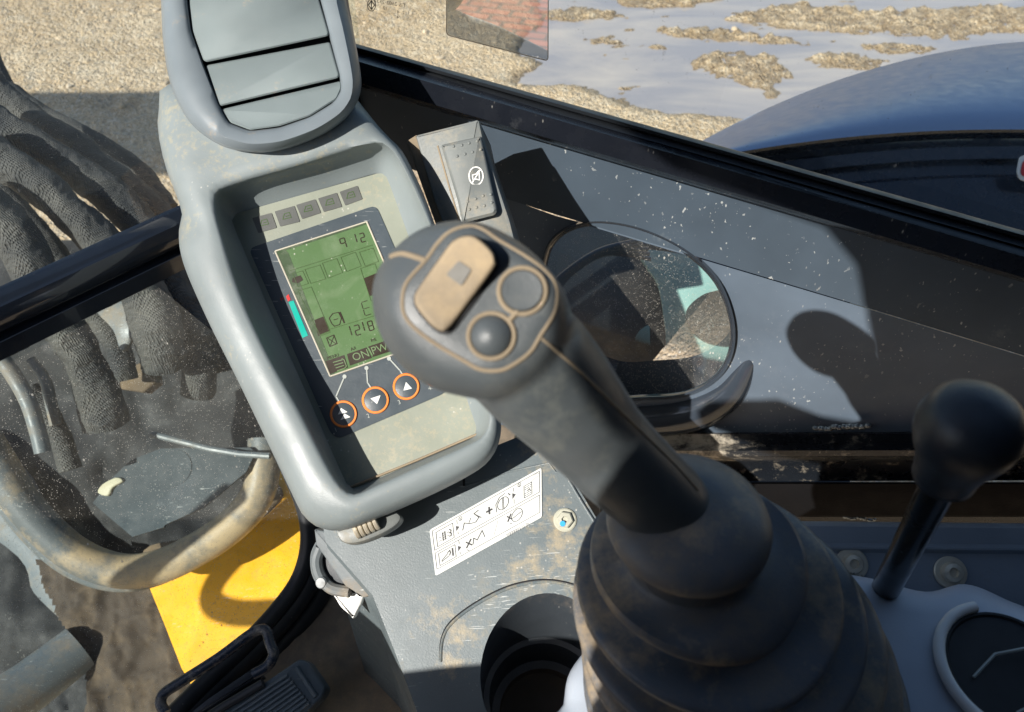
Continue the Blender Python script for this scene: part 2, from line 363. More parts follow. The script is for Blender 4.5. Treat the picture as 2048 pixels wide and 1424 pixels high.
def groundmat():
    t = NT('gravel and mud'); b = t.b
    vo = t.n('ShaderNodeTexVoronoi', i_Vector=t.co, i_Scale=52., i_Randomness=1.); vo2 = t.n('ShaderNodeTexVoronoi', i_Vector=t.co, i_Scale=130., i_Randomness=1.)
    n1 = t.noise(1.6, 6, .65); n2 = t.noise(14, 6, .7)
    c = t.mix(t.ramp(n1, .35, .68), (.50, .355, .20), (.68, .525, .335))
    c = t.mix(t.ramp(n2, .52, .72, 0, .7), c, (.76, .66, .50)); c = t.mix(t.ramp(t.noise(50, 4, .8), .55, .75, 0, .6), c, (.27, .19, .11))
    sep = t.n('ShaderNodeSeparateColor', i_0=vo2.outputs['Color']).outputs[0]; sep2 = t.n('ShaderNodeSeparateColor', i_0=vo.outputs['Color']).outputs[0]
    c = t.mix(t.ramp(sep, .75, .95, 0, .7), c, (.85, .76, .60)); c = t.mix(t.ramp(sep2, .80, .97, 0, .6), c, (.30, .24, .17))
    zc = t.n('ShaderNodeSeparateXYZ', i_0=t.n('ShaderNodeNewGeometry').outputs['Position']).outputs[2]
    wet = t.ramp(t.math('ADD', zc, t.ramp(t.noise(7, 4), .3, .7, 0, .012)), .010, .030, .62, 0)
    c = t.mix(wet, c, (.16, .11, .065))
    t.l(t.ramp(wet, 0, .6, .66, .3), b.inputs['Roughness'])
    t.l(c, b.inputs['Base Color'])
    h = t.math('ADD', t.math('MULTIPLY', vo.outputs[0], .5), t.math('ADD', t.math('MULTIPLY', vo2.outputs[0], .4), t.math('MULTIPLY', t.noise(38, 6, .7), .35)))
    t.l(t.n('ShaderNodeBump', i_Height=h, i_Strength=1., i_Distance=.022).outputs[0], b.inputs['Normal']); return t.m
M['ground'] = groundmat()
def water():
    t = NT('muddy water'); b = t.b
    c = t.mix(t.ramp(t.noise(2.2, 6, .6, t.stretch(.6, 1.6, 1), .8), .38, .66), (.31, .30, .315), (.47, .425, .385)); t.l(c, b.inputs['Base Color'])  # mud tone mixed with the grey-blue of mirrored sky
    b.inputs['Roughness'].default_value = .06; b.inputs['IOR'].default_value = 1.5
    t.l(t.n('ShaderNodeBump', i_Height=t.noise(9, 3), i_Strength=.12, i_Distance=.01).outputs[0], b.inputs['Normal']); return t.m
M['water'] = water()
def brick():
    t = NT('red brick'); b = t.b
    br = t.n('ShaderNodeTexBrick', i_Vector=t.n('ShaderNodeMapping', i_Vector=t.co, i_Rotation=(0, 0, math.radians(20))).outputs[0], i_Color1=(.36, .10, .05, 1), i_Color2=(.26, .07, .035, 1), i_Mortar=(.07, .035, .025, 1), i_Scale=2.4, i_Mortar_Size=.035)
    t.l(br.outputs[0], b.inputs['Base Color']); b.inputs['Roughness'].default_value = .85
    t.l(t.n('ShaderNodeBump', i_Height=br.outputs[1], i_Strength=-.5, i_Distance=.01).outputs[0], b.inputs['Normal']); return t.m
M['brick'] = brick()
M['hood'] = mat('hood sky blue', (.24, .33, .50), .38, spots=.6, bump=0, coat=.06, var=.02)  # base blue stands in for sky mirrored in a dark hood

# ---------------------------------------------------------------- planes of the place
COR = Vector((-.186, .905, 0)); nW = Vector((.309, .951, 0)).normalized(); dW = Vector((.951, -.309, 0)).normalized()
PW = Plane(COR, -nW)                               # right cab wall (faces the operator)
LINEA = W(360, 470, .975); LINEB = W(0, 640, .866)
PF = Plane(LINEA, Vector((.71, -.70, 0)))          # upper front glass, upright
PL = plane3(LINEA, LINEB, W(600, 1080, 1.06))      # lower front glass, leaning in
PM = Plane(W(680, 700, .76), UP*.2-FW)                  # monitor
PK = Plane(W(960, 1050, .8), Vector((-.1, -.5, .87)))  # console column top

M['column'] = column_mat()
def stain(m_, pts, col, scale=55, amt=.27, lo=.62, hi=.86):   # dried dust that has settled round the given spots
    t_ = m_.node_tree; b_ = t_.nodes['Principled BSDF']; old = b_.inputs['Base Color'].links[0].from_socket
    geo = t_.nodes.new('ShaderNodeNewGeometry'); tot = None
    for P, r in pts:
        vd = t_.nodes.new('ShaderNodeVectorMath'); vd.operation = 'DISTANCE'; t_.links.new(geo.outputs['Position'], vd.inputs[0]); vd.inputs[1].default_value = tuple(P)
        mr = t_.nodes.new('ShaderNodeMapRange'); t_.links.new(vd.outputs['Value'], mr.inputs[0]); mr.inputs[2].default_value = r; mr.inputs[3].default_value = amt; mr.inputs[4].default_value = 0
        if tot is None: tot = mr.outputs[0]
        else:
            mx = t_.nodes.new('ShaderNodeMath'); mx.operation = 'MAXIMUM'; t_.links.new(tot, mx.inputs[0]); t_.links.new(mr.outputs[0], mx.inputs[1]); tot = mx.outputs[0]
    nz = t_.nodes.new('ShaderNodeTexNoise'); t_.links.new(geo.outputs['Position'], nz.inputs['Vector']); nz.inputs['Scale'].default_value = scale; nz.inputs['Detail'].default_value = 9; nz.inputs['Roughness'].default_value = .72
    ad = t_.nodes.new('ShaderNodeMath'); ad.operation = 'ADD'; t_.links.new(nz.outputs[0], ad.inputs[0]); t_.links.new(tot, ad.inputs[1])
    m2 = t_.nodes.new('ShaderNodeMapRange'); t_.links.new(ad.outputs[0], m2.inputs[0]); m2.inputs[1].default_value = lo; m2.inputs[2].default_value = hi
    mi = t_.nodes.new('ShaderNodeMix'); mi.data_type = 'RGBA'; t_.links.new(m2.outputs[0], mi.inputs[0]); t_.links.new(old, mi.inputs[6]); mi.inputs[7].default_value = (*col, 1)
    t_.links.new(mi.outputs[2], b_.inputs['Base Color'])
stain(M['house'], [(PM(x, y, .0), r) for x, y, r in ((345, 225, .05), (380, 290, .05), (450, 330, .045), (540, 322, .04), (630, 305, .04), (700, 270, .03), (375, 450, .03), (712, 1008, .022), (700, 975, .015), (470, 700, .02))], (.40, .35, .22), 150, .17, .60, .95)
stain(M['cream'], [(PM(x, y, -.03), r) for x, y, r in ((820, 880, .09), (740, 380, .04), (940, 850, .05), (700, 960, .04))], (.42, .36, .24), 170, .14, .60, .95)
M['tube'] = mat('guard tube steel', (.115, .13, .135), .45, dust=.5, dscale=10, dustcol=(.25, .2, .13), scratch=.6, bump=.5, bscale=150)
stain(M['tube'], [(W(x, y, 1.34), r) for x, y, r in ((270, 1110, .09), (350, 1100, .12), (430, 1060, .12), (490, 1010, .09), (200, 1100, .06), (10, 900, .05))], (.46, .35, .21), 14, .34, .52, .78)
stain(M['boot'], [(W(x, y, t), r) for x, y, t, r in ((1500, 1230, .50, .05), (1600, 1180, .50, .05), (1660, 1300, .53, .06), (1200, 1230, .49, .05), (1180, 1330, .52, .05), (1420, 1330, .50, .06), (1560, 1400, .52, .05))], (.34, .26, .165), 26, .16, .52, .72)
stain(M['grip'], [(W(1110, 820, .38), .05), (W(1020, 800, .37), .03), (W(1180, 850, .40), .03)], (.15, .16, .145), 60, .2, .60, .9)
# ---------------------------------------------------------------- ground and water
def inpoly(x, y, P):
    c = False; n = len(P)
    for i in range(n):
        x1, y1 = P[i-1]; x2, y2 = P[i]
        if (y1 > y) != (y2 > y) and x < (x2-x1)*(y-y1)/(y2-y1)+x1: c = not c
    return c
ISL = [[(1430, 38), (1500, 22), (1540, 12), (1600, 5), (1640, 18), (1700, 12), (1760, 22), (1900, 14), (2100, 10), (2100, 66), (1960, 68), (1920, 76), (1850, 74), (1780, 70), (1700, 68), (1600, 62), (1520, 50), (1450, 45)],
       [(1295, 62), (1370, 53), (1440, 56), (1500, 66), (1560, 70), (1655, 93), (1600, 92), (1500, 86), (1420, 84), (1330, 72)],
       [(1380, 130), (1400, 108), (1450, 103), (1550, 108), (1592, 140), (1548, 180), (1520, 182), (1460, 160), (1410, 150)],
       [(1585, 113), (1650, 106), (1700, 103), (1785, 120), (1760, 142), (1690, 142), (1620, 125)],
       [(1700, 92), (1740, 85), (1850, 90), (1885, 99), (1840, 110), (1760, 107)],
       [(1386, 203), (1410, 199), (1432, 205), (1410, 211)], [(1465, 207), (1480, 201), (1500, 207), (1485, 214)],
       [(1180, -60), (1500, -60), (1440, 2), (1380, 15), (1300, 18), (1230, 12)],
       [(1090, 20), (1180, 15), (1240, 26), (1275, 34), (1200, 42), (1090, 47)],
       [(1140, 79), (1200, 76), (1255, 84), (1210, 91)], [(1620, -60), (2100, -60), (2100, -12), (1800, -2), (1700, -20)],
       [(1190, 110), (1225, 108), (1232, 116), (1200, 118)]]
POOL = [(1090, -60), (1080, 0), (1085, 30), (1050, 80), (1030, 110), (1075, 125), (1060, 148), (1010, 165), (1060, 176), (1150, 172), (1200, 190), (1270, 218), (1340, 229), (1400, 232), (1470, 240), (1600, 262), (2200, 300), (2200, -60)]
def gh(x, y):
    d = Vector((x, y, 0))-CAM; f = d.dot(FW)
    n = noise.fractal(Vector((x*3, y*3, 0)), 1, 2, 4)*.5; n2 = noise.fractal(Vector((x*17, y*17, 4)), 1, 2, 3)
    z = .035+.012*n+.011*n2+.006*noise.noise(Vector((x*60, y*60, 1)))
    if f > .5:
        px = 1024+d.dot(RT)/f*FPX; py = 712-d.dot(UP)/f*FPX
        if -100 < py < 330 and px > 960:
            jx = px+14*noise.noise(Vector((x*9, y*9, 7)))+8*n2*2; jy = py+5*noise.noise(Vector((x*9, y*9, 17)))+2*n2
            e = .5+abs(jy)*.012
            inp = [inpoly(jx+a, jy+b, POOL) for a, b in ((0, 0), (-16, 0), (16, 0), (0, -4*e), (0, 4*e), (-8, 3*e), (8, -3*e))]
            k = sum(inp)/7
            if k > 0:
                ki = 0
                for P in ISL:
                    c_ = sum(inpoly(jx+a, jy+b, P) for a, b in ((0, 0), (-14, 0), (14, 0), (0, -4*e), (0, 4*e), (-8, 3*e), (8, -3*e)))/7
                    if c_ > ki: ki = c_
                    if ki == 1: break
                zi = .006+.030*abs(n2)+.022*noise.noise(Vector((x*13, y*26, 3)))+.014*noise.noise(Vector((x*45, y*45, 3)))
                zw = -.022+.050*max(0, noise.fractal(Vector((x*4.2, y*9, 9)), 1, 2, 4)-.18)
                z = z*(1-k)+k*(zw*(1-ki)+ki*max(zi, -.004))
    return z
xs = [-400, -120, -40, -15, -8]+list(np.arange(-5, 5.001, .024))+[8, 15, 40, 120, 400]
ys = [-400, -120, -30, -8, -3]+list(np.arange(.6, 7.6, .024))+[10, 15, 40, 120, 400]
V = []; 
for y in ys:
    for x in xs: V.append((x, y, gh(x, y) if abs(x) < 5.1 and .5 < y < 7.7 else 0.03))
nx = len(xs); Fs = [(j*nx+i, j*nx+i+1, (j+1)*nx+i+1, (j+1)*nx+i) for j in range(len(ys)-1) for i in range(nx-1)]
g = MB(); g.v = [Vector(p) for p in V]; g.f = Fs
struct(g.build('ground', M['ground'], fix=False, ang=180))
M['stone'] = mat('loose stone', (.48, .38, .26), .75, dust=.5, dscale=3, dustcol=(.75, .68, .56), bump=.6, bscale=80, var=.35)
g = MB(); rs = random.Random(4)
for k in range(900):
    x = rs.uniform(-3.4, 2.6); y = rs.uniform(1.6, 5.2); z = gh(x, y)
    if z < .02 or (x > -.6 and rs.random() < .5): continue
    r_ = .005+.016*rs.random()**3; g.ico((x, y, z+r_*.2), (r_*rs.uniform(.7, 1.4), r_*rs.uniform(.7, 1.4), r_*rs.uniform(.5, .8)), 1)
for v in g.v: v += Vector((noise.noise(v*70), noise.noise(v*70+Vector((3, 0, 0))), noise.noise(v*70+Vector((0, 3, 0)))))*.004
tag(g.build('loose_stones', M['stone'], ang=30, fix=False), 'loose pale stones scattered over the gravel outside', None, None, 'stuff')
g = MB(); g.add([(-.6, 1.2, 0), (7.5, 1.2, 0), (7.5, 8.5, 0), (-.6, 8.5, 0)], [(0, 1, 2, 3)])
struct(g.build('puddle_water', M['water'], fix=False))

# ---------------------------------------------------------------- cab
cab = thing('excavator_cab', (COR.x, COR.y, .9), 'black and grey excavator cab walls, window frames and dusty panes round the controls', 'excavator cab')
OV = cr([(1093, 520), (1125, 468), (1190, 448), (1280, 462), (1370, 505), (1432, 565), (1461, 640), (1459, 705), (1428, 755), (1370, 785), (1290, 792), (1210, 790), (1120, 740), (1085, 640)], 6)
LOWP = [(1010, 395), (1112, 432), (1690, 604), (2500, 851), (2500, 866), (1500, 868), (1300, 868), (1000, 850)]
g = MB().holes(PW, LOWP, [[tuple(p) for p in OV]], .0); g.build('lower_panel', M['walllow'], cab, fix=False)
# rim of the porthole: a gloss black flange round the hole
m = MB(); o0 = OV; rings = [[PW(*p, -.05) for p in inset(o0, 4)], [PW(*p, .002) for p in inset(o0, 3)], [PW(*p, .009) for p in inset(o0, -2)], [PW(*p, .010) for p in inset(o0, -5)], [PW(*p, .001) for p in inset(o0, -9)]]
M['rimpaint'] = mat('rim paint', (.035, .045, .06), .14, dust=.05, bump=.03, coat=.3); m.loft(rings, False, False).build('porthole_rim', M['rimpaint'], cab)
m = MB(); fill(m, PW, [tuple(p) for p in inset(OV, 3)], -.03); m.build('porthole_glass', M['glasslow'], cab, fix=False)
# lower lip of the porthole, a bulging black moulding
lip = cr([(1080, 790), (1190, 826), (1290, 832), (1390, 820), (1462, 780), (1505, 705)], 8, False)
m = MB().tube([PW(p[0], p[1], -.008) for p in lip], [.003+.028*math.sin(math.pi*i/(len(lip)-1))**.7 for i in range(len(lip))], 14); m.build('porthole_moulding', M['rimpaint'], cab)
# upper plate
UPP = [(700, 165), (730, 168), (2500, 700), (2500, 849), (1690, 602), (1112, 429), (700, 300)]
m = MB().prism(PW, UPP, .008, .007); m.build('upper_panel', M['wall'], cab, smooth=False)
# frame band under the sill, standing proud
m = MB().loft([[PW(a, 100+(a-700)*.2935+dy, o) for dy, o in ((0, .02), (18, .045), (60, .048), (66, .04), (70, .009))] for a in (690, 2500)], False, False, closed=False)
m.build('window_frame', M['blackpaint'], cab)
# rubber seal with ridges
def sill(dy, o, a): return PW(a, 88+(a-700)*.281+dy*(1+.25*(a-700)/1350), o)
m = MB().loft([[sill(dy, o, a) for dy, o in ((-4, -.01), (-3, .012), (3, .020), (9, .019), (11, .013), (14, .022), (22, .030), (24, .024), (27, .034), (34, .042), (38, .045))] for a in (685, 1150, 1700, 2500)], False, False, closed=False)
m.build('window_seal', M['rubber'], cab)
# the pane of the side window above the sill
m = MB(); m.add([sill(6, .005, 690), sill(6, .005, 2400), sill(6, .005, 2400)+Vector((0, 0, 1.0)), sill(6, .005, 690)+Vector((0, 0, .9))], [(0, 1, 2, 3)]); m.build('side_window_pane', M['glass'], cab, fix=False)
# ledge below the porthole: rows of a pressed sill
rows = [((700, 868), (2200, 862), 0), ((700, 870), (2200, 866), .012), ((700, 890), (2200, 884), .014), ((700, 903), (2200, 900), .035), ((700, 914), (2200, 911), .036), ((700, 930), (2200, 920), .012), ((700, 966), (2200, 960), .012)]
m = MB().loft([[PW(x, a[1]+(b[1]-a[1])*(x-700)/1500, o) for a, b, o in rows] for x in (990, 1300, 1700, 2500)], False, False, closed=False); stain(M['ledge'], [(PW(x, 872, .01), .07) for x in (1100, 1180, 1260, 1340, 1400)], (.50, .45, .36), 60, .34, .56, .8); m.build('wall_ledge', M['ledge'], cab)  # pale stain: tan dust plus the sunlit stretch painted in
m = MB().loft([[PW(x, y, o) for y, o in ((964, .01), (968, .03), (1030, .03), (1034, .01))] for x in (1200, 2500)], False, False, closed=False); m.build('foam_strip', M['foam'], cab)
m = MB().loft([[PW(x, y, o) for y, o in ((1030, .0), (1060, .0), (1300, .02))] for x in (1150, 2500)], False, False, closed=False); m.build('wall_foot', M['blackpaint'], cab)
def bead(x0, y0, x1, y1, off, r, n, name, mt, par):
    m = MB()
    for i in range(n):
        f = i/(n-1); m.ico(PW(x0+(x1-x0)*f+random.uniform(-2, 2), y0+(y1-y0)*f+random.uniform(-2, 2), off), (r*random.uniform(.8, 1.3), r*.8, r*random.uniform(.7, 1.1)), 2)
    m.build(name, mt, par)
M['weld'] = mat('weld', (.22, .26, .28), .25, metal=.7, bump=1., bscale=300)
bead(1632, 857, 1735, 852, .012, .0045, 16, 'weld_bead', M['weld'], cab)
bead(1690, 1034, 1750, 1040, .012, .003, 10, 'weld_bead', M['weld'], cab)
# front corner post and cross bar
m = MB().tube([PW(706, 130, .0)+Vector((-.02, .0, -.9)), PW(706, 130, .0)+Vector((-.02, 0, 0)), PW(706, 130, 0)+Vector((-.045, 0, .95))], .027, 16); m.build('corner_post', M['blackpaint'], cab)
bd = (LINEB-LINEA).normalized(); A = LINEA-bd*.35; B = LINEB+bd*.5
pn = PF.n; zz = Vector((0, 0, 1))
prof = [(a_*1.1, b_*1.1) for a_, b_ in ((-.006, .030), (.006, .029), (.016, .024), (.021, .012), (.020, .002), (.012, -.002), (.012, -.005), (.022, -.008), (.023, -.026), (.016, -.032), (-.006, -.032))]
m = MB().loft([[P+pn*a+zz*b for a, b in prof] for P in (A, A.lerp(B, .5), B)]); m.build('cross_bar', M['bluebar'], cab)
m = MB(); L0 = LINEA-bd*.30; L1 = LINEB+bd*.4; m.add([L0, L1, L1+zz*.95, L0+zz*.95], [(0, 1, 2, 3)]); m.build('front_window_pane', M['glassfront'], cab, fix=False)
SEAL = [(470, 700), (520, 820), (568, 930), (600, 1010), (608, 1080), (590, 1150), (545, 1215), (480, 1285), (400, 1360), (300, 1460)]
m = MB(); e = cr(SEAL, 6, False); fill(m, PL, [tuple(p) for p in e]+[(-200, 1500), (-200, 720), (300, 560)], 0); m.build('lower_front_pane', M['glasslow'], cab, fix=False)
m = MB(); e = cr([(x+9, y+6) for x, y in SEAL], 6, False); m.tube([PL(p[0], p[1], .004) for p in e], .011, 12)
e = cr([(x+27, y+19) for x, y in SEAL], 6, False); m.tube([PL(p[0], p[1], .0) for p in e], .013, 12); 
e = cr([(x+52, y+35) for x, y in SEAL], 6, False); m.tube([PL(p[0], p[1], -.012) for p in e], .014, 12); m.build('front_window_seal', M['rubber'], cab)
# left side with the door opening, rear and roof: they shade the cab
zR = 2.62
def dl(l, z, o=0): return dW*l+nW*(-.2+o)+Vector((0, 0, z))
PD = Plane(dl(0, 1.5), nW)
OPEN = [(-.945, 1.575), (-.56, 1.545), (-.45, 1.53), (-.40, 1.56), (-.30, 1.61), (-.225, 1.66), (-.215, 1.74), (-.235, 1.80), (-.25, 1.84), (-.38, 1.85), (-.462, 1.862), (-.455, 1.885), (-.37, 1.918), (-.31, 1.905), (-.25, 1.91), (-.244, 1.94), (-.243, 1.965), (-.254, 1.985), (-.272, 2.01), (-.288, 2.05), (-.315, 2.11), (-.345, 2.18), (-.40, 2.23), (-.55, 2.262), (-.70, 2.35), (-1.18, 2.46)]  # unseen opening, notched edge shaped to place sun and shade inside
LOWO = [(-.80, 1.0), (-.46, 1.0), (-.46, 1.30), (-.80, 1.30)]  # low opening cut so the film mirrors the paving
def doorwall(name, outer, inners, mt):
    v = []; loops = [outer]+inners; l2 = [[Vector((a, b, 0)) for a, b in L] for L in loops]; tri = tessellate_polygon(l2); fl = [p for L in loops for p in L]; m = MB(); n = len(fl)
    vs = [dl(a, b) for a, b in fl]+[dl(a, b, -.04) for a, b in fl]; fs = [tuple(t) for t in tri]+[tuple(i+n for i in reversed(t)) for t in tri]; k = 0
    for L in loops:
        for i in range(len(L)): fs.append((k+i, k+(i+1) % len(L), n+k+(i+1) % len(L), n+k+i))
        k += len(L)
    m.add(vs, fs); m.build(name, mt, cab, smooth=False)
doorwall('door', [(-.945, .85), (.9, .85), (.9, zR), (-1.18, zR)]+OPEN[::-1], [LOWO], M['blackpaint'])
def roofpt(l, n_, dz=0): return dl(l, zR+dz)+nW*(n_+.2)
ro_ = [(-.95, -.2), (.95, -.2), (.95, .83), (-.28, .83)]; hi_ = [(-.25, .05), (.80, .05), (.80, .70), (-.18, .70)]
l2 = [[Vector((a_, b_, 0)) for a_, b_ in L] for L in (ro_, hi_)]; tri = tessellate_polygon(l2); fl_ = ro_+hi_
m = MB(); m.add([roofpt(*p) for p in fl_]+[roofpt(*p, .05) for p in fl_], [tuple(t) for t in tri]+[tuple(i+8 for i in reversed(t)) for t in tri]+[(i, (i+1) % 4, (i+1) % 4+8, i+8) for i in range(4)]+[(i+4, (i+1) % 4+4, (i+1) % 4+12, i+12) for i in range(4)])
m.build('roof', M['blackpaint'], cab, smooth=False)
m = MB(); m.add([roofpt(*p, .03) for p in [(-.27, .03), (.82, .03), (.82, .72), (-.2, .72)]], [(0, 1, 2, 3)]); m.build('added_hatch_pane', M['glass'], cab, fix=False)  # hatch added so skylight brightens the upward faces
m = MB(); rp = [dl(.9, .85), dl(.9, .85)+nW*1.03, dl(.9, zR-.003)+nW*1.03, dl(.9, zR-.003)]; m.loft([rp, [p+dW*.04 for p in rp]]); m.build('rear_wall', M['blackpaint'], cab, smooth=False)
seat = thing('unseen_seat', dl(.62, 1.0)+nW*.3, 'black driver seat behind the armrest, unseen, added to block light', 'seat')  # seat put in unseen to keep reflected light off the wall
M['seat'] = mat('seat cloth', (.02, .02, .022), .9, dust=.2, bump=.5)
def slab(l0, l1, n0, n1, z0, z1, name, par):
    m = MB(); P = [dl(l0, z0)+nW*(n0+.2), dl(l1, z0)+nW*(n0+.2), dl(l1, z0)+nW*(n1+.2), dl(l0, z0)+nW*(n1+.2)]; m.loft([P, [p+zz*(z1-z0) for p in P]]); return m.build(name, M['seat'], par, bevel=.03)
slab(.42, .88, -.12, .34, 1.10, 1.24, 'seat_cushion', seat); slab(.78, .88, -.12, .34, 1.26, 1.95, 'seat_back', seat)
# floor
fl = [dl(-.9, .895), dl(.9, .895), dl(.9, .895)+nW*1.0, dl(.02, .895)+nW*1.0]
m = MB(); fp = [PL(x+50, y+30, -.03) for x, y in SEAL[3:]]
base = [Vector((p.x, p.y, .895)) for p in fp]
m.add([Vector((-.47, .98, .895)), Vector((.9, .75, .895)), Vector((.9, -.2, .895)), Vector((-.8, -.2, .895)), Vector((-.80, .2, .895))], [(0, 1, 2, 3, 4)])
bm = bmesh.new()
N = 120; pts = {}
m = MB(); VV = []; FF = []
for j in range(N+1):
    for i in range(N+1):
        x = -.62+i/N*.75; y = .05+j/N*.85
        VV.append(Vector((x, y, .892+.004*noise.fractal(Vector((x*22, y*22, 0)), 1, 2, 4))))
edge = [(p.x, p.y) for p in [PL(x+55, y+37, -.02) for x, y in cr(SEAL, 4, False)]]
ex = sorted([(b, a) for a, b in edge])
for j in range(N):
    for i in range(N):
        a = j*(N+1)+i; c = VV[a]
        # keep only what lies inside the cab, right of the seal line
        q = c-CAM; f = q.dot(FW); px = 1024+q.dot(RT)/f*FPX; py = 712-q.dot(UP)/f*FPX
        k = [s for s in SEAL if s[1] >= 930]
        lim = None
        for s0, s1 in zip(k, k[1:]):
            if s0[1] <= py <= s1[1]: lim = s0[0]+(s1[0]-s0[0])*(py-s0[1])/(s1[1]-s0[1])+40
        if py > k[-1][1]: lim = -1e9
        if (lim is None and px > 700) or (lim is not None and px > lim): FF.append((a, a+1, a+N+2, a+N+1))
m.add(VV, FF); fo = m.build('cab_floor', M['mat'], fix=False, ang=180); struct(fo)

# reflective sticker on the side pane
ps = PW
PX = Plane(PW(990, 60, .010), -nW+zz*.028)
m = MB(); st = rnd([(894, -150), (1097, -150), (1096, 122), (893, 70)], 8); fill(m, PX, [tuple(p) for p in st], .0)
sticker = m.build('window_film', M['film'], cab, fix=False); sticker['label'] = 'clear reflective film stuck on the side pane'
m = MB(); stroke(m, PX, [tuple(p) for p in st], 2.0, .0005, True); 
M['filmedge'] = mat('film edge', (.42, .36, .27), .6, bump=0)
m.build('film_edge', M['filmedge'], sticker, fix=False)
# etched glass mark, read mirrored from inside
M['etch'] = mat('etched ink', (.10, .08, .06), .6, bump=0)
m = MB(); bx = Vector((-1, -.20)); by = Vector((.04, -1))
by = Vector((0.05, 1))*-1
text_px(m, PW, 'TIS 2602-2537', (812, 15), 11, (-1, -.17), (-.03, -1), .006)
text_px(m, PW, '12', (775, 20), 9, (-1, -.17), (-.03, -1), .006); text_px(m, PW, '1  2  4', (820, 30), 10, (-1, -.12), (-.03, -1), .006); text_px(m, PW, '4', (798, 38), 9, (-1, -.12), (-.03, -1), .006)
stroke(m, PW, [tuple(p) for p in ell(743, 10, 8, 12, 24)], 1.6, .006, True); stroke(m, PW, [(743, 1), (737, 10), (743, 19), (749, 10)], 1.8, .006, True); stroke(m, PW, [(743, 2), (743, 18)], 1.8, .006)
m.build('glass_mark', M['etch'], cab, fix=False)

# ---------------------------------------------------------------- monitor pod
mon = thing('monitor_pod', W(820, 1050, .80), 'grey monitor pod with green display and air vent on the front corner', 'monitor')
OUT = [(335, 170), (318, 215), (316, 262), (330, 330), (350, 385), (364, 425), (358, 458), (360, 500), (376, 552), (420, 650), (480, 770), (540, 895), (585, 990), (606, 1030), (640, 1056), (690, 1060), (760, 1035), (850, 996), (930, 956), (975, 925), (998, 885), (1002, 840), (990, 790), (950, 680), (905, 560), (875, 465), (850, 395), (825, 340), (803, 300), (778, 275), (755, 250), (735, 225), (712, 195), (690, 150), (520, 120)]
LIP = [(431, 405), (455, 373), (595, 331), (738, 289), (775, 294), (800, 325), (846, 420), (905, 570), (965, 740), (985, 830), (975, 868), (930, 895), (850, 930), (760, 970), (712, 985), (690, 978), (640, 900), (585, 860), (540, 760), (487, 626), (445, 480)]
LIP = [(431, 405), (455, 373), (595, 331), (738, 289), (775, 294), (800, 325), (846, 420), (905, 570), (960, 730), (978, 820), (968, 868), (930, 892), (850, 928), (760, 968), (712, 988), (684, 975), (655, 930), (600, 820), (540, 715), (487, 600), (447, 480)]
PLT = [(462, 438), (480, 426), (757, 345), (772, 352), (955, 862), (948, 874), (705, 978), (694, 970)]
cc = (680, 640)
OUTA = byangle(cr(OUT, 6), cc, 160); LIPA = byangle(cr(LIP, 6), cc, 160)
def mixr(a, b, f): return [p.lerp(q, f) for p, q in zip(a, b)]
PLA = byangle(rnd(PLT, 14, 4), cc, 160)
rg = [([p for p in inset(OUTA, 16)], -.10), (inset(OUTA, 5), -.045), (OUTA, -.015), (mixr(OUTA, LIPA, .06), -.004), (mixr(OUTA, LIPA, .16), .004), (mixr(OUTA, LIPA, .32), .0095), (mixr(OUTA, LIPA, .6), .0125), (mixr(OUTA, LIPA, .86), .013), (mixr(OUTA, LIPA, .96), .0115), (LIPA, .008), (mixr(LIPA, PLA, .15), -.006), (mixr(LIPA, PLA, .45), -.020), (PLA, -.034)]
hm = MB().loft([[PM(p.x, p.y, o) for p in r] for r, o in rg], True, False)
housing = hm.build('housing', M['house'], mon, ang=60)
dp = -.033                                        # depth of the face plate
m = MB(); fill(m, PM, [tuple(p) for p in rnd([(p[0]-4 if p[0] < 700 else p[0]+4, p[1]) for p in PLT], 12)], dp); face = m.build('face_plate', M['cream'], mon, fix=False)
m = MB(); dk = rnd([(497, 497), (752, 410), (906, 762), (890, 786), (678, 877), (662, 868)], 14); m.prism(PM, dk, dp+.0008, .0006); m.build('display_surround', M['navy'], mon)
m = MB()
def z2(x, y): return (420+x/2.848, 380+y/2.848)
for q in ([(240, 160), (350, 130), (380, 215), (275, 245)], [(368, 122), (480, 90), (512, 180), (400, 208)], [(490, 85), (600, 52), (632, 130), (525, 165)], [(615, 48), (722, 15), (752, 95), (648, 125)], [(738, 10), (840, -25), (868, 52), (770, 88)]):
    mm = MB().prism(PM, rnd([z2(*p) for p in q], 2), dp+.0007, .0005); o = mm.build('warning_lamp', M['icon'], mon)
    c = Vector((0, 0)); 
    for p in q: c += Vector(z2(*p))/4
    sm = MB()
    stroke(sm, PM, [(c.x-9, c.y+6), (c.x-6, c.y-5), (c.x+4, c.y-8), (c.x+8, c.y+2)], 1.4, dp+.0009, True); stroke(sm, PM, [(c.x-3, c.y), (c.x+4, c.y-2)], 1.4, dp+.0009); sm.build('lamp_symbol', M['segsoft'], o, fix=False)
def z5(x, y): return (540+x/4.315, 430+y/4.315)
LC = [z5(45, 312), z5(835, 58), z5(1290, 1126), z5(520, 1392)]
lb = (785, -250); lu = (-430, -1080)
bz = MB(); pts = LC
for i in range(4): bz.tube([PM(*pts[i], dp+.0012), PM(*pts[(i+1) % 4], dp+.0012)], .0009, 6)
scr = MB(); scr.add([PM(*p, dp+.0011) for p in LC], [(0, 1, 2, 3)])
screen = scr.build('display', M['lcd'], mon, fix=False); M['bezel'] = mat('bezel', (.5, .47, .38), .4, dust=.3)
bz.build('bezel', M['bezel'], screen)
so = dp+.0015
m = MB()
def SK(p, wd=1.3, c=False, mb=m): stroke(mb, PM, [z5(*q) for q in p], wd, so, c)
soft = MB()
SK([(170, 480), (885, 258)], 1.0, mb=soft)
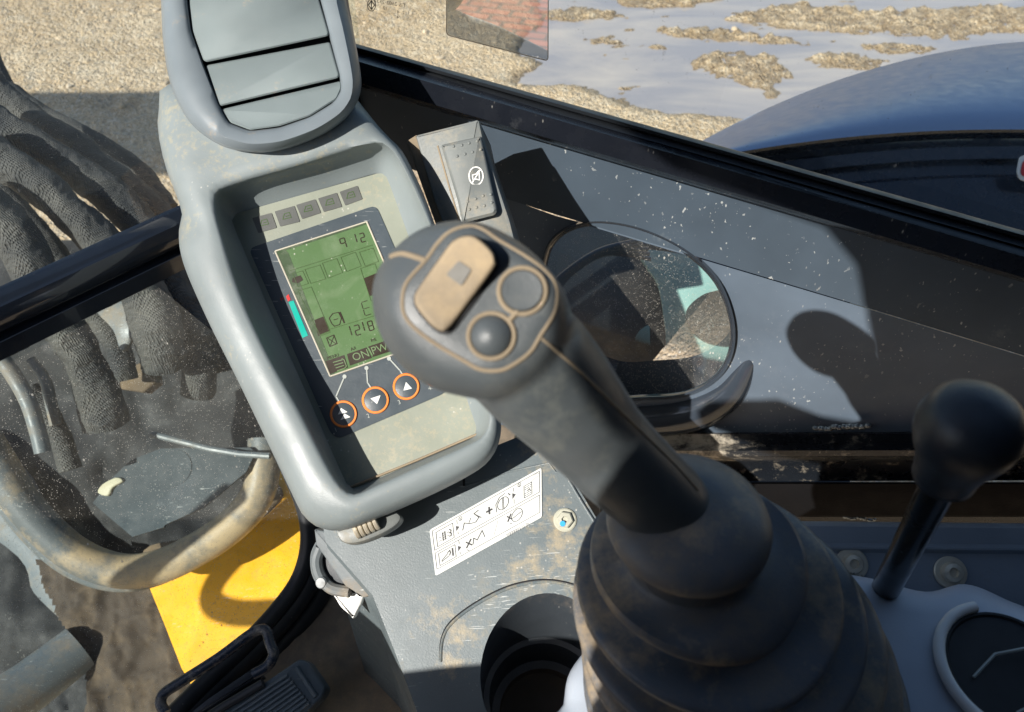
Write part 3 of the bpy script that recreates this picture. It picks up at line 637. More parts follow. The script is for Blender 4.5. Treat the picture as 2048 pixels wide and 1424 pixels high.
for q in ([(300, 470), (430, 430), (480, 550), (350, 590)], [(450, 415), (575, 375), (625, 495), (500, 545)], [(610, 365), (735, 320), (785, 440), (660, 488)], [(770, 320), (890, 285), (935, 400), (820, 440)], [(195, 505), (280, 482), (330, 590), (240, 620)], [(780, 460), (905, 420), (1000, 690), (870, 740)], [(240, 655), (355, 620), (515, 1000), (430, 1035)]): SK(q, 1.0, True, soft)
SK([(500, 990), (960, 850)], 1.0, mb=soft); SK([(430, 1045), (520, 1010)], 1.0, mb=soft)
mg = MB(); fill(mg, PM, [z5(45, 312), z5(835, 58), z5(842, 76), z5(135, 305), z5(160, 330), z5(560, 1372), z5(520, 1392)], so-.0002); M['margin'] = mat('display margin', (.055, .085, .045), .3, dust=.5, dscale=60, dustcol=(.14, .17, .11)); mg.build('display_margin', M['margin'], screen, fix=False)
soft.build('display_lines', M['segsoft'], screen, fix=False)
def DG(d, x, y, hh, mb=m, wd=1.9):               # seven segment digit, lower left at z5(x,y)
    b = Vector(lb).normalized(); u = Vector((-.30, -1)).normalized(); X = hh*.5; Y = hh/2
    P = lambda i, j: tuple(Vector((x, y))+b*X*(i-(.55 if d == '1' else 0))+u*Y*j)
    seg = {'a': ((0, 2), (1, 2)), 'b': ((1, 2), (1, 1)), 'c': ((1, 1), (1, 0)), 'd': ((0, 0), (1, 0)), 'e': ((0, 1), (0, 0)), 'f': ((0, 2), (0, 1)), 'g': ((0, 1), (1, 1))}
    for s_ in {'1': 'bc', '2': 'abged', '8': 'abcdefg', '9': 'abfgc', 'E': 'afged'}[d]:
        (i, j), (k, l) = seg[s_]; p0 = Vector(P(i, j)); p1 = Vector(P(k, l)); e = (p1-p0)*.10; SK([tuple(p0+e), tuple(p1-e)], wd, mb=mb)
for gg in ([('9', 622, 290, 85)], [('1', 735, 240, 75), ('2', 790, 236, 75)], [('1', 688, 1045, 85), ('2', 745, 1040, 85)], [('1', 800, 1005, 80), ('8', 860, 1000, 80)]):
    mq = MB()
    for a_ in gg: DG(*a_, mb=mq)
    mq.build('display_digits', M['seg'], screen, fix=False)
# DG('1', 735, 240, 75); DG('2', 790, 236, 75)
mq = MB(); DG('E', 820, 870, 120, mb=mq, wd=1.2); mq.build('level_symbol', M['seg'], screen, fix=False)
m = MB()
def SKm(*a_, **k_): SK(*a_, mb=m, **k_)
SKm([(510, 890), (540, 850), (590, 840), (615, 890), (600, 945), (555, 960), (530, 935)], 1.4, c=True); SKm([(550, 905), (585, 895)], 1.4); m.build('engine_icon', M['seg'], screen, fix=False); m = MB(); SKm([(603, 840), (640, 930)], 3); m.build('level_icon', M['seg'], screen, fix=False); m = MB()
SKm([(487, 1062), (550, 1035), (577, 1110), (515, 1135)], 1.6, c=True); SKm([(500, 1065), (565, 1110)], 1.2); SKm([(550, 1045), (520, 1125)], 1.2); m.build('hourglass_icon', M['seg'], screen, fix=False)
for q in ([(385, 905), (462, 875), (517, 1000), (415, 1045)], [(812, 545), (935, 495), (990, 650), (860, 700)]): m = MB(); fill(m, PM, [z5(*p) for p in q], so-.0001); m.build('gauge_bar', M['seg'], screen, fix=False)
m = MB(); fill(m, PM, [z5(*p) for p in [(195, 545), (262, 520), (285, 560), (240, 590), (190, 580)]], so-.0001); m.build('lamp_icon', M['seg'], screen, fix=False)
for q in ([(478, 1262), (640, 1208), (672, 1316), (520, 1372)], [(664, 1200), (832, 1143), (880, 1232), (690, 1300)], [(846, 1136), (1040, 1070), (1090, 1160), (886, 1226)], [(1056, 1065), (1225, 1008), (1270, 1100), (1100, 1156)]): m = MB(); fill(m, PM, [z5(*p) for p in q], so-.0001); m.build('menu_field', M['seg'], screen, fix=False)
for t_, p in (('A/I', (700, 1172)), ('P/E', (875, 1098)), ('MENU', (495, 1250))): m = MB(); text_px(m, PM, t_, z5(*p), 9, lb, lu, so); m.build('display_word', M['seg'], screen, fix=False)
m = MB(); text_px(m, PM, 'ON', z5(722, 1262), 22, lb, lu, so+.0003); text_px(m, PM, 'PWR', z5(886, 1205), 22, lb, lu, so+.0003)
for k in range(4): stroke(m, PM, [z5(545+k*12, 1272+k*24), z5(622+k*8, 1250+k*24)], 1.6, so+.0003)
stroke(m, PM, [z5(620, 1240), z5(640, 1250), z5(660, 1305), z5(640, 1325)], 1.6, so+.0003); stroke(m, PM, [z5(852, 1150), z5(884, 1212)], 1.6, so+.0003)
m.build('display_words', M['lcdtext'], screen, fix=False)
m = MB(); fill(m, PM, [(577, 604), (587, 601), (616, 671), (605, 676)], dp+.0012); m.build('gauge_light', M['teal'], mon, fix=False)
m = MB(); fill(m, PM, [(572, 593), (577, 588), (581, 599), (576, 603)], dp+.0012); text_px(m, PM, 'H', (562, 602), 10, lb, lu, dp+.0012); m.build('gauge_mark', M['red'], mon, fix=False)
ob = dp+.0014
BT = [((687, 828), 26.5), ((751, 800), 26.5), ((812.5, 773), 26), ((872, 747), 26)]
TR_ = [[[(676, 829), (682, 816), (695, 824)], [(681, 840), (689, 827), (701, 834)]], [[(741, 797), (761, 790.5), (754, 808)]], [[(807, 781), (812, 764), (824, 777)]], [[(867, 754), (872, 738), (884, 750)]]]
for k, ((c, r), tr) in enumerate(zip(BT, TR_)):
    mb = MB(); mb.loft([[PM(*p, dp) for p in ell(*c, r)], [PM(*p, ob) for p in ell(*c, r)], [PM(*p, ob+.0006) for p in ell(*c, r-3)]]); b_ = mb.build('button', M['navy'], mon)
    mb = MB(); mb.loft([[PM(*p, ob+.0002) for p in ell(*c, r+1)], [PM(*p, ob+.0011) for p in ell(*c, r-.5)], [PM(*p, ob+.0011) for p in ell(*c, r-3)], [PM(*p, ob+.0004) for p in ell(*c, r-4.2)]], False, False); mb.build('button_ring', M['orange'], b_)
    mb = MB()
    for t_ in tr: fill(mb, PM, t_, ob+.0009)
    mb.build('button_symbol', M['white'], b_, fix=False)
for t_, p in (('1', (670, 864)), ('2', (735, 836)), ('3', (797, 809)), ('4', (858, 781))):
    m = MB(); text_px(m, PM, t_, p, 12, lb, lu, ob); m.build('key_number', M['greyprint'], mon, fix=False)
for L in ([(689, 753), (672, 793), (678, 803)], [(733, 736), (735, 765), (742, 776)], [(778, 717), (800, 741), (805, 749)]):
    m = MB(); stroke(m, PM, L, 2.6, ob); fill(m, PM, [tuple(p) for p in ell(*L[0], 4.2, n=14)], ob+.0001); m.build('leader_line', M['greyprint'], mon, fix=False)
# dust in the joint along the lower edge of the plate
m = MB().tube([PM(697, 976, dp+.002), PM(830, 922, dp+.002), PM(955, 868, dp+.002)], .0012, 6); m.build('dust_joint', M['dust'], mon)
# vent head
VO = [(318, -200), (322, 0), (328, 100), (345, 180), (380, 245), (430, 285), (480, 302), (540, 304), (600, 289), (660, 261), (702, 225), (722, 180), (719, 130), (706, 60), (692, 0), (650, -200)]
VI = [(372, -190), (374, 0), (382, 62), (404, 125), (438, 212), (456, 246), (500, 263), (560, 256), (620, 235), (668, 206), (684, 180), (680, 150), (664, 88), (642, 0), (600, -190)]
vc = (530, 60); VOA = byangle(cr(VO, 6), vc, 120); VIA = byangle(rnd(VI, 8, 3), vc, 120)
PV = Plane(W(530, 100, .785), (-FW+UP*.25))
vg = [(inset(VOA, 14), -.055), (inset(VOA, 3), -.035), (VOA, -.018), (inset(VOA, 5), -.006), (mixr(VOA, VIA, .4), .002), (mixr(VOA, VIA, .8), .002), (inset(VIA, -2), -.001), (inset(VIA, 1), -.006), (inset(VIA, 2), -.02)]
head = MB().loft([[PV(p.x, p.y, o) for p in r] for r, o in vg], True, True).build('vent_head', M['vent'], mon, ang=50)
m = MB(); fill(m, PV, [tuple(p) for p in inset(VIA, 1)], -.017); m.build('vent_duct', M['black'], head, fix=False)
for q in ([(377, -180), (378, 10), (385, 60), (407, 121), (414, 124), (656, 72), (658, 66), (638, 0), (598, -180)], [(411, 131), (660, 84), (679, 150), (676, 156), (442, 212), (438, 208)], [(441, 219), (682, 162), (684, 176), (674, 198), (620, 232), (560, 252), (500, 260), (460, 245)]):
    m = MB()
    P = [Vector(p) for p in rnd(q, 5, 3)]; ymin = min(p.y for p in P); ymax = max(p.y for p in P)
    # each slat leans: its upper edge is sunk, its lower edge proud
    def so_(p, e=0): return PV(p.x, p.y, -.007+.0065*((p.y+.22*(p.x-550))-(ymin-20))/(ymax-ymin+60)-e)
    I = inset(P, 3); m.loft([[so_(p, .006) for p in P], [so_(p, .0015) for p in P], [so_(p) for p in I]]); m.build('vent_slat', M['slat'], head, ang=50)
# thumb wheel below the pod
m = MB(); pk2 = Plane(W(730, 1062, .755), (-FW+UP*.3))
m.prism(pk2, cr([(672, 1062), (690, 1052), (770, 1022), (800, 1030), (795, 1048), (760, 1070), (715, 1086), (685, 1084)], 5), .0, .02, .003); th = m.build('pod_clamp', M['switch'], mon)
m = MB()
for k in range(5): m.lathe(pk2(712+k*9.5, 1058-k*4.2, .003), (pk2(760, 1037)-pk2(712, 1058)), [(.0085, -.002), (.0095, -.0012), (.0095, .0012), (.0085, .002)], 20)
m.build('thumb_wheel', M['steel'], th)

# ---------------------------------------------------------------- rocker switch box
sw = thing('rocker_switch', W(930, 420, .86), 'dusty grey rocker switch box with a crossed-out horn symbol beside the monitor', 'switch')
PS = Plane(W(920, 340, .822), (-FW+RT*-.12+UP*.05))
m = MB().prism(PS, rnd([(830, 270), (958, 238), (968, 285), (1020, 440), (1030, 480), (905, 500), (868, 400)], 5), .0, .08, .003); m.build('switch_box', M['switch'], sw)
m = MB().prism(PS, rnd([(812, 282), (834, 268), (875, 400), (910, 500), (890, 500), (850, 390)], 3), -.006, .035, .002); m.build('switch_side', M['dust'], sw)
m = MB(); rk = rnd([(882, 290), (962, 272), (975, 330), (995, 420), (990, 430), (925, 446), (915, 400)], 5)
P = rk; m.loft([[PS(p.x, p.y, -.002) for p in P], [PS(p.x, p.y, .003+.006*(p.y-270)/170) for p in P], [PS(p.x, p.y, .006+.006*(p.y-270)/170) for p in inset(P, 6)]]); rock = m.build('rocker', M['switch'], sw, ang=50)
for B8 in ([(588, 400), (678, 388), (758, 365), (845, 343), (628, 508), (713, 485), (795, 462), (882, 437)], [(742, 1005), (830, 975), (912, 942), (993, 925), (762, 1090), (840, 1070), (925, 1050), (1003, 1018)]):
    m = MB()
    for x, y in B8:
        px, py = 800+x/5.477, 220+y/5.477; px = min(max(px, 900), 984); m.ico(PS(px, py, .0055+.006*(py-270)/170), .0018, 2)
    m.build('grip_bumps', M['switch'], rock)
m = MB(); oo = .0095; stroke(m, PS, [tuple(p) for p in ell(952, 352, 14, 18, 32)], 2.6, oo, True)
stroke(m, PS, [(961, 339), (944, 366)], 2.2, oo); stroke(m, PS, [(945, 350), (952, 348), (958, 341), (959, 360), (952, 358), (946, 360)], 2., oo, True); m.build('horn_symbol', M['white'], rock, fix=False)
m = MB(); stroke(m, PS, [(875, 292), (900, 380), (918, 440)], 3, .0006); m.build('dust_joint', M['dust'], sw, fix=False)

# ---------------------------------------------------------------- console column
colm = thing('console_column', W(950, 1100, .85), 'scuffed grey console column with white instruction label and cup holder', 'console')
HC = (1092, 1345); HR = 132
K0 = PK(*HC); hr = HR/FPX*(K0-CAM).dot(FW)
# the cup opening is a horizontal circle; trace it on the column top
def toppx(P): q = P-CAM; f = q.dot(FW); return (1024+q.dot(RT)/f*FPX, 712-q.dot(UP)/f*FPX)
hole = []
for k in range(48):
    a = 2*math.pi*k/48; P = K0+Vector((math.cos(a)*hr, math.sin(a)*hr, 0)); t = (PK.p-P).dot(PK.n)/PK.n.z; P.z += t; hole.append(P)
holepx = [toppx(P) for P in hole]
CO = [(640, 1020), (760, 985), (1075, 858), (1100, 880), (1150, 965), (1212, 1068), (1215, 1085), (1195, 1120), (1240, 1200), (1300, 1500), (860, 1500), (838, 1424), (770, 1290), (738, 1212), (766, 1240), (775, 1232), (700, 1140), (652, 1085)]
CO = [(640, 1020), (760, 985), (1075, 858), (1100, 880), (1150, 965), (1212, 1068), (1215, 1085), (1195, 1120), (1260, 1200), (1330, 1500), (862, 1500), (800, 1330), (745, 1190), (652, 1085)]
m = MB().holes(PK, CO, [holepx]); 
n = len(CO); fr = [PK(*p) for p in CO]; bk = [p-zz*.32-PK.n*.0 for p in fr]
sidec = MB().loft([fr, bk], False, False)
m.build('column_top', M['column'], colm, fix=False); sidec.build('column_side', M['column'], colm, smooth=False)
# cup well
zt = K0.z; c0 = Vector((K0.x, K0.y, 0))
def cir(r, z, dx=0, dy=0): return [Vector((K0.x+dx+math.cos(2*math.pi*k/48)*r, K0.y+dy+math.sin(2*math.pi*k/48)*r, z)) for k in range(48)]
zl = zt-.03
m = MB().loft([[p.copy() for p in hole], [p-zz*.012 for p in cir(hr*.97, 0)] if False else [Vector((p.x*.985+K0.x*.015, p.y*.985+K0.y*.015, p.z-.006)) for p in hole], cir(hr*.96, zt-.052), cir(hr*.88, zt-.055), cir(hr*.87, zt-.058), cir(hr*.84, zt-.09), cir(hr*.72, zt-.093)], False, False); m.build('cup_well', M['cup'], colm, ang=30)
m = MB(); m.loft([cir(hr*.74, zt-.094), cir(hr*.70, zt-.101), cir(.002, zt-.101)], False, True); m.build('cup_floor', M['cupfloor'], colm)
# raised panel seam and embossed lines
m = MB(); e = cr([(880, 1320), (884, 1275), (905, 1240), (960, 1200), (1025, 1170), (1095, 1160), (1160, 1174), (1200, 1200)], 8, False)
m.tube([PK(p[0], p[1], .0003) for p in e], .0011, 6)
m.build('panel_joint', M['black'], colm)
m = MB(); rim = [PK(p[0]+1, p[1]+3.5, 0) for p in e]; m.tube(rim, .0016, 8)
for L in ([(928, 970), (930, 935)], ): pass
m.build('panel_edge', M['column'], colm)
m = MB(); m.tube([PK(928, 972, .001), PK(927, 925, .001)], .0012, 6)
m.build('slot', M['black'], colm)
m = MB(); e = [(930, 973), (1010, 945), (1098, 926), (1112, 945), (1125, 940)]; m.tube([PK(*p, .0) for p in e], .0011, 6); e = cr([(1125, 940), (1160, 1000), (1208, 1076)], 4, False); m.tube([PK(p[0], p[1], .001) for p in e], .0018, 8); m.build('moulded_ridge', M['column'], colm)
# label
LB = [(860, 1060), (1078, 935), (1084, 1000), (1083, 1034), (872, 1152)]
def lp(u, v):                                    # label coordinates 0..1 right, 0..1 down
    tl, tr, br, bl = Vector((859, 1060)), Vector((1083, 935)), Vector((1084, 1034)), Vector((871, 1152)); p = tl.lerp(tr, u).lerp(bl.lerp(br, u), v); return (p.x, p.y)
m = MB().prism(PK, rnd([lp(0, 0), lp(1, 0), lp(1, 1), lp(0, 1)], 5), .0012, .0008); lab = m.build('instruction_label', M['label'], colm, smooth=False)
m = MB(); lo = .0016; ms = MB()
def LS(p, wd=1.2, c=False, mb=None): stroke(mb or m, PK, [lp(*q) for q in p], wd, lo, c)
LS([(.02, .05), (.98, .05), (.98, .47), (.02, .47)], .9, True); LS([(.02, .53), (.98, .53), (.98, .88), (.02, .88)], .9, True)
LS([(.05, .12), (.20, .12), (.20, .43), (.05, .43)], 1., True); LS([(.05, .58), (.20, .58), (.20, .84), (.05, .84)], 1., True)
for u in (.105, .125): LS([(u, .2), (u, .37)], 1.8)
for k in range(4): LS([(.10, .22+.045*k), (.135, .22+.045*k)], 1.)
for a in (.27, .34): LS([(.07, a), (.09, a)], 1.); LS([(.145, a-.02), (.16, a-.02)], 1.); LS([(.165, a-.06), (.18, a-.03), (.175, a+.02), (.16, a+.01)], 1.8)
LS([(.07, .76), (.13, .68)], 1.2); LS([(.07, .78), (.14, .74)], 1.2); LS([(.13, .66), (.15, .64), (.155, .69), (.145, .73)], 1.8); LS([(.175, .63), (.175, .78)], 3.2)
for v in (.27, .70):
    fill(m, PK, [lp(.225, v-.055), lp(.255, v), lp(.225, v+.055)], lo); LS([(.238, v-.16), (.238, v-.08)], .8); LS([(.238, v+.08), (.238, v+.14)], .8)
LS([(.28, .38), (.30, .25), (.35, .33), (.40, .36), (.43, .30), (.39, .17), (.43, .15)], 1.5); LS([(.36, .22), (.34, .30)], 1.); LS([(.40, .2), (.45, .33)], 1.5)
LS([(.36, .78), (.37, .66), (.40, .74), (.45, .60), (.47, .76)], 1.4); LS([(.30, .66), (.35, .78)], 2.6); LS([(.345, .65), (.30, .78)], 2.6); LS([(.30, .82), (.32, .86)], 1.2)
LS([(.50, .28), (.55, .28)], 3.4); LS([(.525, .21), (.525, .35)], 3.4)
m_c = [lp(.65+.05*math.cos(a), .29+.12*math.sin(a)) for a in np.linspace(0, 2*math.pi, 24, False)]; stroke(m, PK, m_c, 1.3, lo, True); LS([(.645, .18), (.645, .41)], 1.); LS([(.655, .18), (.655, .41)], 1.)
LS([(.59, .40), (.585, .24), (.62, .13), (.67, .11)], 1.2); LS([(.70, .15), (.715, .2)], 2.)
fill(m, PK, [lp(.735, .19), lp(.765, .25), lp(.735, .31)], lo); LS([(.748, .1), (.748, .17)], .8); LS([(.748, .33), (.748, .42)], .8)
m_c = [lp(.77+.05*math.cos(a), .68+.12*math.sin(a)) for a in np.linspace(0, 2*math.pi, 24, False)]; stroke(m, PK, m_c, 1.2, lo, True); LS([(.73, .70), (.81, .66)], 1.2)
LS([(.68, .60), (.72, .70)], 2.6); LS([(.715, .59), (.685, .71)], 2.6); LS([(.70, .76), (.72, .8)], 1.)
LS([(.60, .56), (.55, .84)], .7, mb=ms)
LS([(.84, .18), (.91, .18), (.91, .42), (.84, .42)], 1., True)
for i in range(4):
    for j in (0, 1, 3, 4): LS([(.85+.015*i, .22+.04*j), (.855+.015*i, .22+.04*j)], 1.3)
LS([(.87, .31), (.89, .29), (.895, .33)], 1.3); LS([(.90, .16), (.97, .13)], .8, mb=ms); LS([(.92, .02+.06), (.96, .06), (.98, .1)], .8, mb=ms)
for u, v in ((.27, .12), (.80, .10)): stroke(m, PK, [lp(u+.014*math.cos(a), v+.04*math.sin(a)) for a in np.linspace(0, 6.28, 14, False)], .8, lo, True)
text_px(m, PK, '1', lp(.265, .15), 6, (224, -125), (-.1, -1), lo); text_px(m, PK, '2', lp(.794, .13), 6, (224, -125), (-.1, -1), lo)
text_px(ms, PK, 'Y0000052126', lp(.66, 1.01), 9.5, (213, -118), (-.1, -1), lo)
m.build('label_print', M['ink'], lab, fix=False); ms.build('label_faint_print', M['inksoft'], lab, fix=False)
def bolt(pl, x, y, r, name, par, mt, dot=False, hexa=True, off=0):
    c = pl(x, y, off); m = MB(); m.lathe(c, pl.n, [(r*1.35, -.001), (r*1.35, .0012), (r*1.2, .002)], 28)
    m.lathe(c, pl.n, [(r, .0018), (r, .005), (r*.85, .0062), (r*.4, .0064), (r*.36, .004)], 6 if hexa else 24)
    o = m.build(name, mt, par, ang=30)
    if dot: d = MB(); d.lathe(pl(x-4, y+8, off+.0), pl.n, [(r*.34, .0062), (r*.30, .0071)], 16); d.build('paint_dot', M['bluedot'], o)
    return o
bolt(PK, 1130, 1040, .0085, 'bolt', colm, mat('painted bolt', (.42, .42, .34), .4, dust=.3), True)
PB = Plane(W(1050, 880, .84), (-FW)); m = MB().lathe(W(1052, 885, .84), -FW, [(.013, -.02), (.013, .0), (.0105, .003), (.009, .001), (.002, .0)], 24); m.build('chrome_screw', M['steel'], colm)
# latch assembly on the column's left flank
PQ = Plane(W(690, 1150, .82), (-FW+UP*.1+RT*-.2))
lat = thing('key_latch', W(690, 1150, .83), 'worn grey ring latch with a white tab on the left flank of the console', 'latch')
m = MB().prism(PQ, rnd([(628, 1058), (650, 1062), (745, 1190), (728, 1196), (690, 1172), (632, 1090)], 3), .008, .01, .002); m.build('latch_bar', M['dirtysteel'], lat)
m = MB(); e = cr([(634, 1085), (624, 1110), (626, 1145), (640, 1170), (668, 1188), (700, 1190)], 6, False); m.tube([PQ(p[0], p[1], .002) for p in e], .0016, 8)
e = cr([(642, 1095), (634, 1120), (640, 1150), (662, 1176), (700, 1184)], 6, False); m.tube([PQ(p[0], p[1], .002) for p in e], .006, 10); m.build('latch_ring', M['dirtysteel'], lat)
m = MB().prism(PQ, cr([(645, 1085), (640, 1120), (655, 1160), (700, 1182), (722, 1192), (690, 1140)], 5), -.002, .01, .002); m.build('latch_body', M['cup'], lat)
m = MB().lathe(PQ(648, 1163), PQ.n, [(.0062, 0), (.0062, .007), (.0050, .0085), (.001, .0085)], 24); m.build('latch_pin', M['dirtysteel'], lat)
m = MB().prism(PQ, cr([(670, 1188), (722, 1186), (722, 1205), (712, 1226), (706, 1238), (698, 1230), (682, 1216), (673, 1202)], 4), -.004, .007, .003); m.build('white_tab', M['whiteplastic'], lat)

# ---------------------------------------------------------------- armrest console with boot
arm = thing('armrest_console', Vector((.2, .24, 1.25)), 'pale blue-grey armrest console round the joystick boot with a white ringed hole', 'console')
za = H-.575; PA = Plane((0, 0, za), (0, 0, 1))
m = MB(); AO = cr([(1120, 1520), (1128, 1410), (1150, 1330), (1250, 1240), (1450, 1165), (1650, 1150), (1740, 1158), (1850, 1185), (1930, 1170), (2010, 1200), (2120, 1260), (2400, 1500), (1800, 1900)], 6)
m.loft([[PA(p.x, p.y, -.20) for p in inset(AO, -2)], [PA(p.x, p.y, -.018) for p in AO], [PA(p.x, p.y, -.008) for p in inset(AO, 6)], [PA(p.x, p.y, -.002) for p in inset(AO, 20)], [PA(p.x, p.y, 0) for p in inset(AO, 44)]]); m.build('armrest_shell', M['arm'], arm, ang=60)
PC = Plane(PA(2010, 1350), (0, 0, 1)); rr = ell(2015, 1360, 128, 118, 40)
m = MB(); C0 = PA(2020, 1345, .002); m.lathe(C0, zz, [(.052, -.004), (.052, .004), (.050, .006), (.0455, .006), (.044, .002), (.043, -.03)], 48); ringm = m
ring_pts = [(C0+Vector((math.cos(a), math.sin(a), 0))*.047+zz*.006) for a in np.linspace(math.radians(95), math.radians(290), 40)]
m = MB().tube([C0+Vector((math.cos(a), math.sin(a), 0))*.0495+zz*.004 for a in np.linspace(math.radians(98), math.radians(300), 40)], .0042, 12); wr = m.build('white_ring', M['whiteplastic'], arm); 
m = MB().lathe(C0, zz, [(.046, -.01), (.046, .0015), (.0455, .003), (.0435, .003), (.042, .0015), (.001, .0015)], 48, ).build('dial_well', M['black'], arm)
m = MB().tube([C0+Vector((-.03, -.005, .004)), C0+Vector((-.01, .010, .008)), C0+Vector((.03, .018, .006))], .0012, 6); m.tube([C0+Vector((-.01, -.03, .004)), C0+Vector((.02, -.018, .006)), C0+Vector((.035, -.0, .006))], .001, 6); m.build('dial_mark', M['greyprint'], arm)
# grey plate with two bolts behind the armrest
bp = thing('seat_side_plate', W(1820, 1110, .86), 'grey pressed side plate with two zinc bolts behind the lever', 'plate')
PP = Plane(W(1820, 1100, .84), (-FW+UP*.25+RT*-.1))
m = MB().loft([[PP(x, y+(x-1600)*.01, o) for y, o in ((1042, -.03), (1046, -.004), (1052, 0), (1085, 0), (1092, .006), (1096, .006), (1104, .0), (1260, .0))] for x in (1570, 1800, 2000, 2500)], False, False, closed=False); m.build('side_plate', M['plate'], bp)
for x, y in ((1703, 1128), (1900, 1145)):
    c = PP(x, y, .001); m = MB().lathe(c, PP.n, [(.0165, 0), (.0165, .0015), (.0155, .0025), (.012, .0028)], 32); m.lathe(c, PP.n, [(.0105, .002), (.0105, .007), (.009, .0095), (.005, .0105), (.0045, .007), (.001, .007)], 28); m.build('bolt', M['steel'], bp)
# boot
js = thing('joystick', Vector((.10, .25, 1.34)), 'black ergonomic joystick with dusty rocker and two buttons on a ribbed rubber boot', 'joystick')
F = [((1378, 1042), .450, 163), ((1395, 1118), .475, 214), ((1414, 1168), .495, 261), ((1433, 1210), .515, 287), ((1458, 1258), .535, 300), ((1475, 1315), .553, 311), ((1485, 1360), .57, 318)]
B_ = []
for (x, y), t, r in F: B_.append((W(x, y, t), r/FPX*t))
prof = []; c0, r0 = B_[0]
neck = W(1345, 1010, .432)
prof += [(c0+zz*.016, .018), (c0+zz*.0125, .029), (c0+zz*.009, .037), (c0+zz*.0055, .0435), (c0+zz*.0022, r0*.985), (c0+zz*.0008, r0), (c0-zz*.0025, r0*1.005), (c0-zz*.0045, r0*.985), (c0-zz*.0085, r0*.93), (c0-zz*.013, r0*.86)]
for i in range(len(B_)-1):
    (a, ra), (b, rb) = B_[i], B_[i+1]
    prof += [(a.lerp(b, .34)-zz*.013, ra*.85), (a.lerp(b, .5)-zz*.010, ra*.92), (a.lerp(b, .70)-zz*.005, ra*.30+rb*.64), (a.lerp(b, .88)-zz*.0005, rb*.965), (a.lerp(b, .97)+zz*.0008, rb*.992), (b, rb), (b-zz*.0022, rb*1.0), (b-zz*.0042, rb*.97), (b-zz*.010, rb*.87)]
m = MB(); rings = []
for i, (c, r) in enumerate(prof):
    rings.append([c+Vector((math.cos(a)*r, math.sin(a)*r, .0035*math.sin(2*a+i*.05)*(1 if i > 12 else 0)+.002*math.sin(3*a+1)*(1 if i > 12 else 0))) for a in np.linspace(0, 2*math.pi, 72, False)])
m.loft(rings, True, True); boot = m.build('boot', M['boot'], js, ang=48)
# grip
FACE = [(720+x/3.956, 420+y/3.956) for x, y in [(850, 130), (960, 150), (1100, 240), (1300, 360), (1450, 470), (1540, 580), (1560, 700), (1530, 830), (1430, 990), (1350, 1120), (1220, 1220), (1100, 1270), (950, 1260), (820, 1190), (600, 1060), (430, 930), (350, 820), (340, 680), (380, 560), (520, 400), (620, 260), (720, 170)]]
SIL = [(743, 600), (750, 548), (782, 502), (835, 460), (900, 441), (965, 446), (1040, 484), (1100, 540), (1140, 610), (1135, 690), (1090, 760), (1010, 800), (940, 797), (860, 775), (795, 725), (757, 665)]
hc = (945, 605); FA = byangle(cr(FACE, 4), hc, 96); SA = byangle(cr(SIL, 6), hc, 96)
PJ = Plane(W(960, 600, .352), (-FW+UP*.10+RT*-.04))
def PR(r, o): return [PJ(p.x, p.y, o) for p in r]
body = MB(); body.loft([PR(inset(FA, 14), .0), PR(FA, -.001), PR(mixr(FA, SA, .45), -.004), PR(mixr(FA, SA, .8), -.011), PR(SA, -.020), PR(inset(SA, 3), -.031), PR(inset(SA, 16), -.043), PR(inset(SA, 48), -.053), PR(inset(SA, 90), -.057)])
SH = [((960, 640), .376, 108, 1.), ((1015, 682), .380, 126, .9), ((1066, 730), .386, 130, .86), ((1112, 782), .394, 122, .85), ((1156, 832), .404, 110, .85), ((1195, 878), .418, 101, .86), ((1240, 925), .427, 97, .88), ((1283, 965), .436, 93, .9), ((1325, 1000), .447, 88, .95), ((1358, 1035), .46, 82, 1)]
cs = [W(x, y, t) for (x, y), t, hw, k in SH]; rings = []
for i, ((x, y), t, hw, k) in enumerate(SH):
    T = (cs[min(i+1, len(cs)-1)]-cs[max(i-1, 0)]).normalized(); V_ = (cs[i]-CAM).normalized(); sd_ = T.cross(V_).normalized(); dp_ = sd_.cross(T).normalized(); r = hw/FPX*t
    rings.append([cs[i]+sd_*math.cos(a)*r+dp_*math.sin(a)*r*k for a in np.linspace(0, 2*math.pi, 40, False)])
body.loft(rings)
tmp = body.build('grip', M['grip'], js)
rm = tmp.modifiers.new('r', 'REMESH'); rm.mode = 'VOXEL'; rm.voxel_size = .0013; rm.use_smooth_shade = True
smm = tmp.modifiers.new('s', 'SMOOTH'); smm.factor = .6; smm.iterations = 34
dg = bpy.context.evaluated_depsgraph_get(); me = bpy.data.meshes.new_from_object(tmp.evaluated_get(dg)); tmp.modifiers.clear(); tmp.data = me; grip = tmp; grip.name = 'grip'
for p in me.polygons: p.use_smooth = True
if not me.materials: me.materials.append(M['grip'])
GB = MB(); o0 = ORG[js.name]; GB.v = [v.co+o0 for v in me.vertices]; GB.f = [tuple(p.vertices) for p in me.polygons]
gbv = BVHTree.FromPolygons([tuple(p) for p in GB.v], GB.f)
def dr(pts, off=0, k=8, closed=False):
    out = []
    for p in cr(pts, k, closed):
        d = ray(p[0], p[1]).normalized(); h = gbv.ray_cast(CAM, d)
        if h[0] is not None: out.append(h[0]-d*off)
    return out
q = dr(FACE, -.0002, 5, True); m = MB().tube(q+[q[0]], .0010, 8); m.build('face_joint', M['dust'], grip)
for e_, r_ in (([(1079, 673), (1120, 708), (1170, 752), (1230, 812), (1292, 873), (1350, 930), (1395, 980)], .0009), ([(783, 513), (808, 508), (851, 521)], .0014)): MB().tube(dr(e_, -.0004), r_, 8).build('shell_joint', M['dust'], grip)
def z3(x, y): return (720+x/3.956, 420+y/3.956)
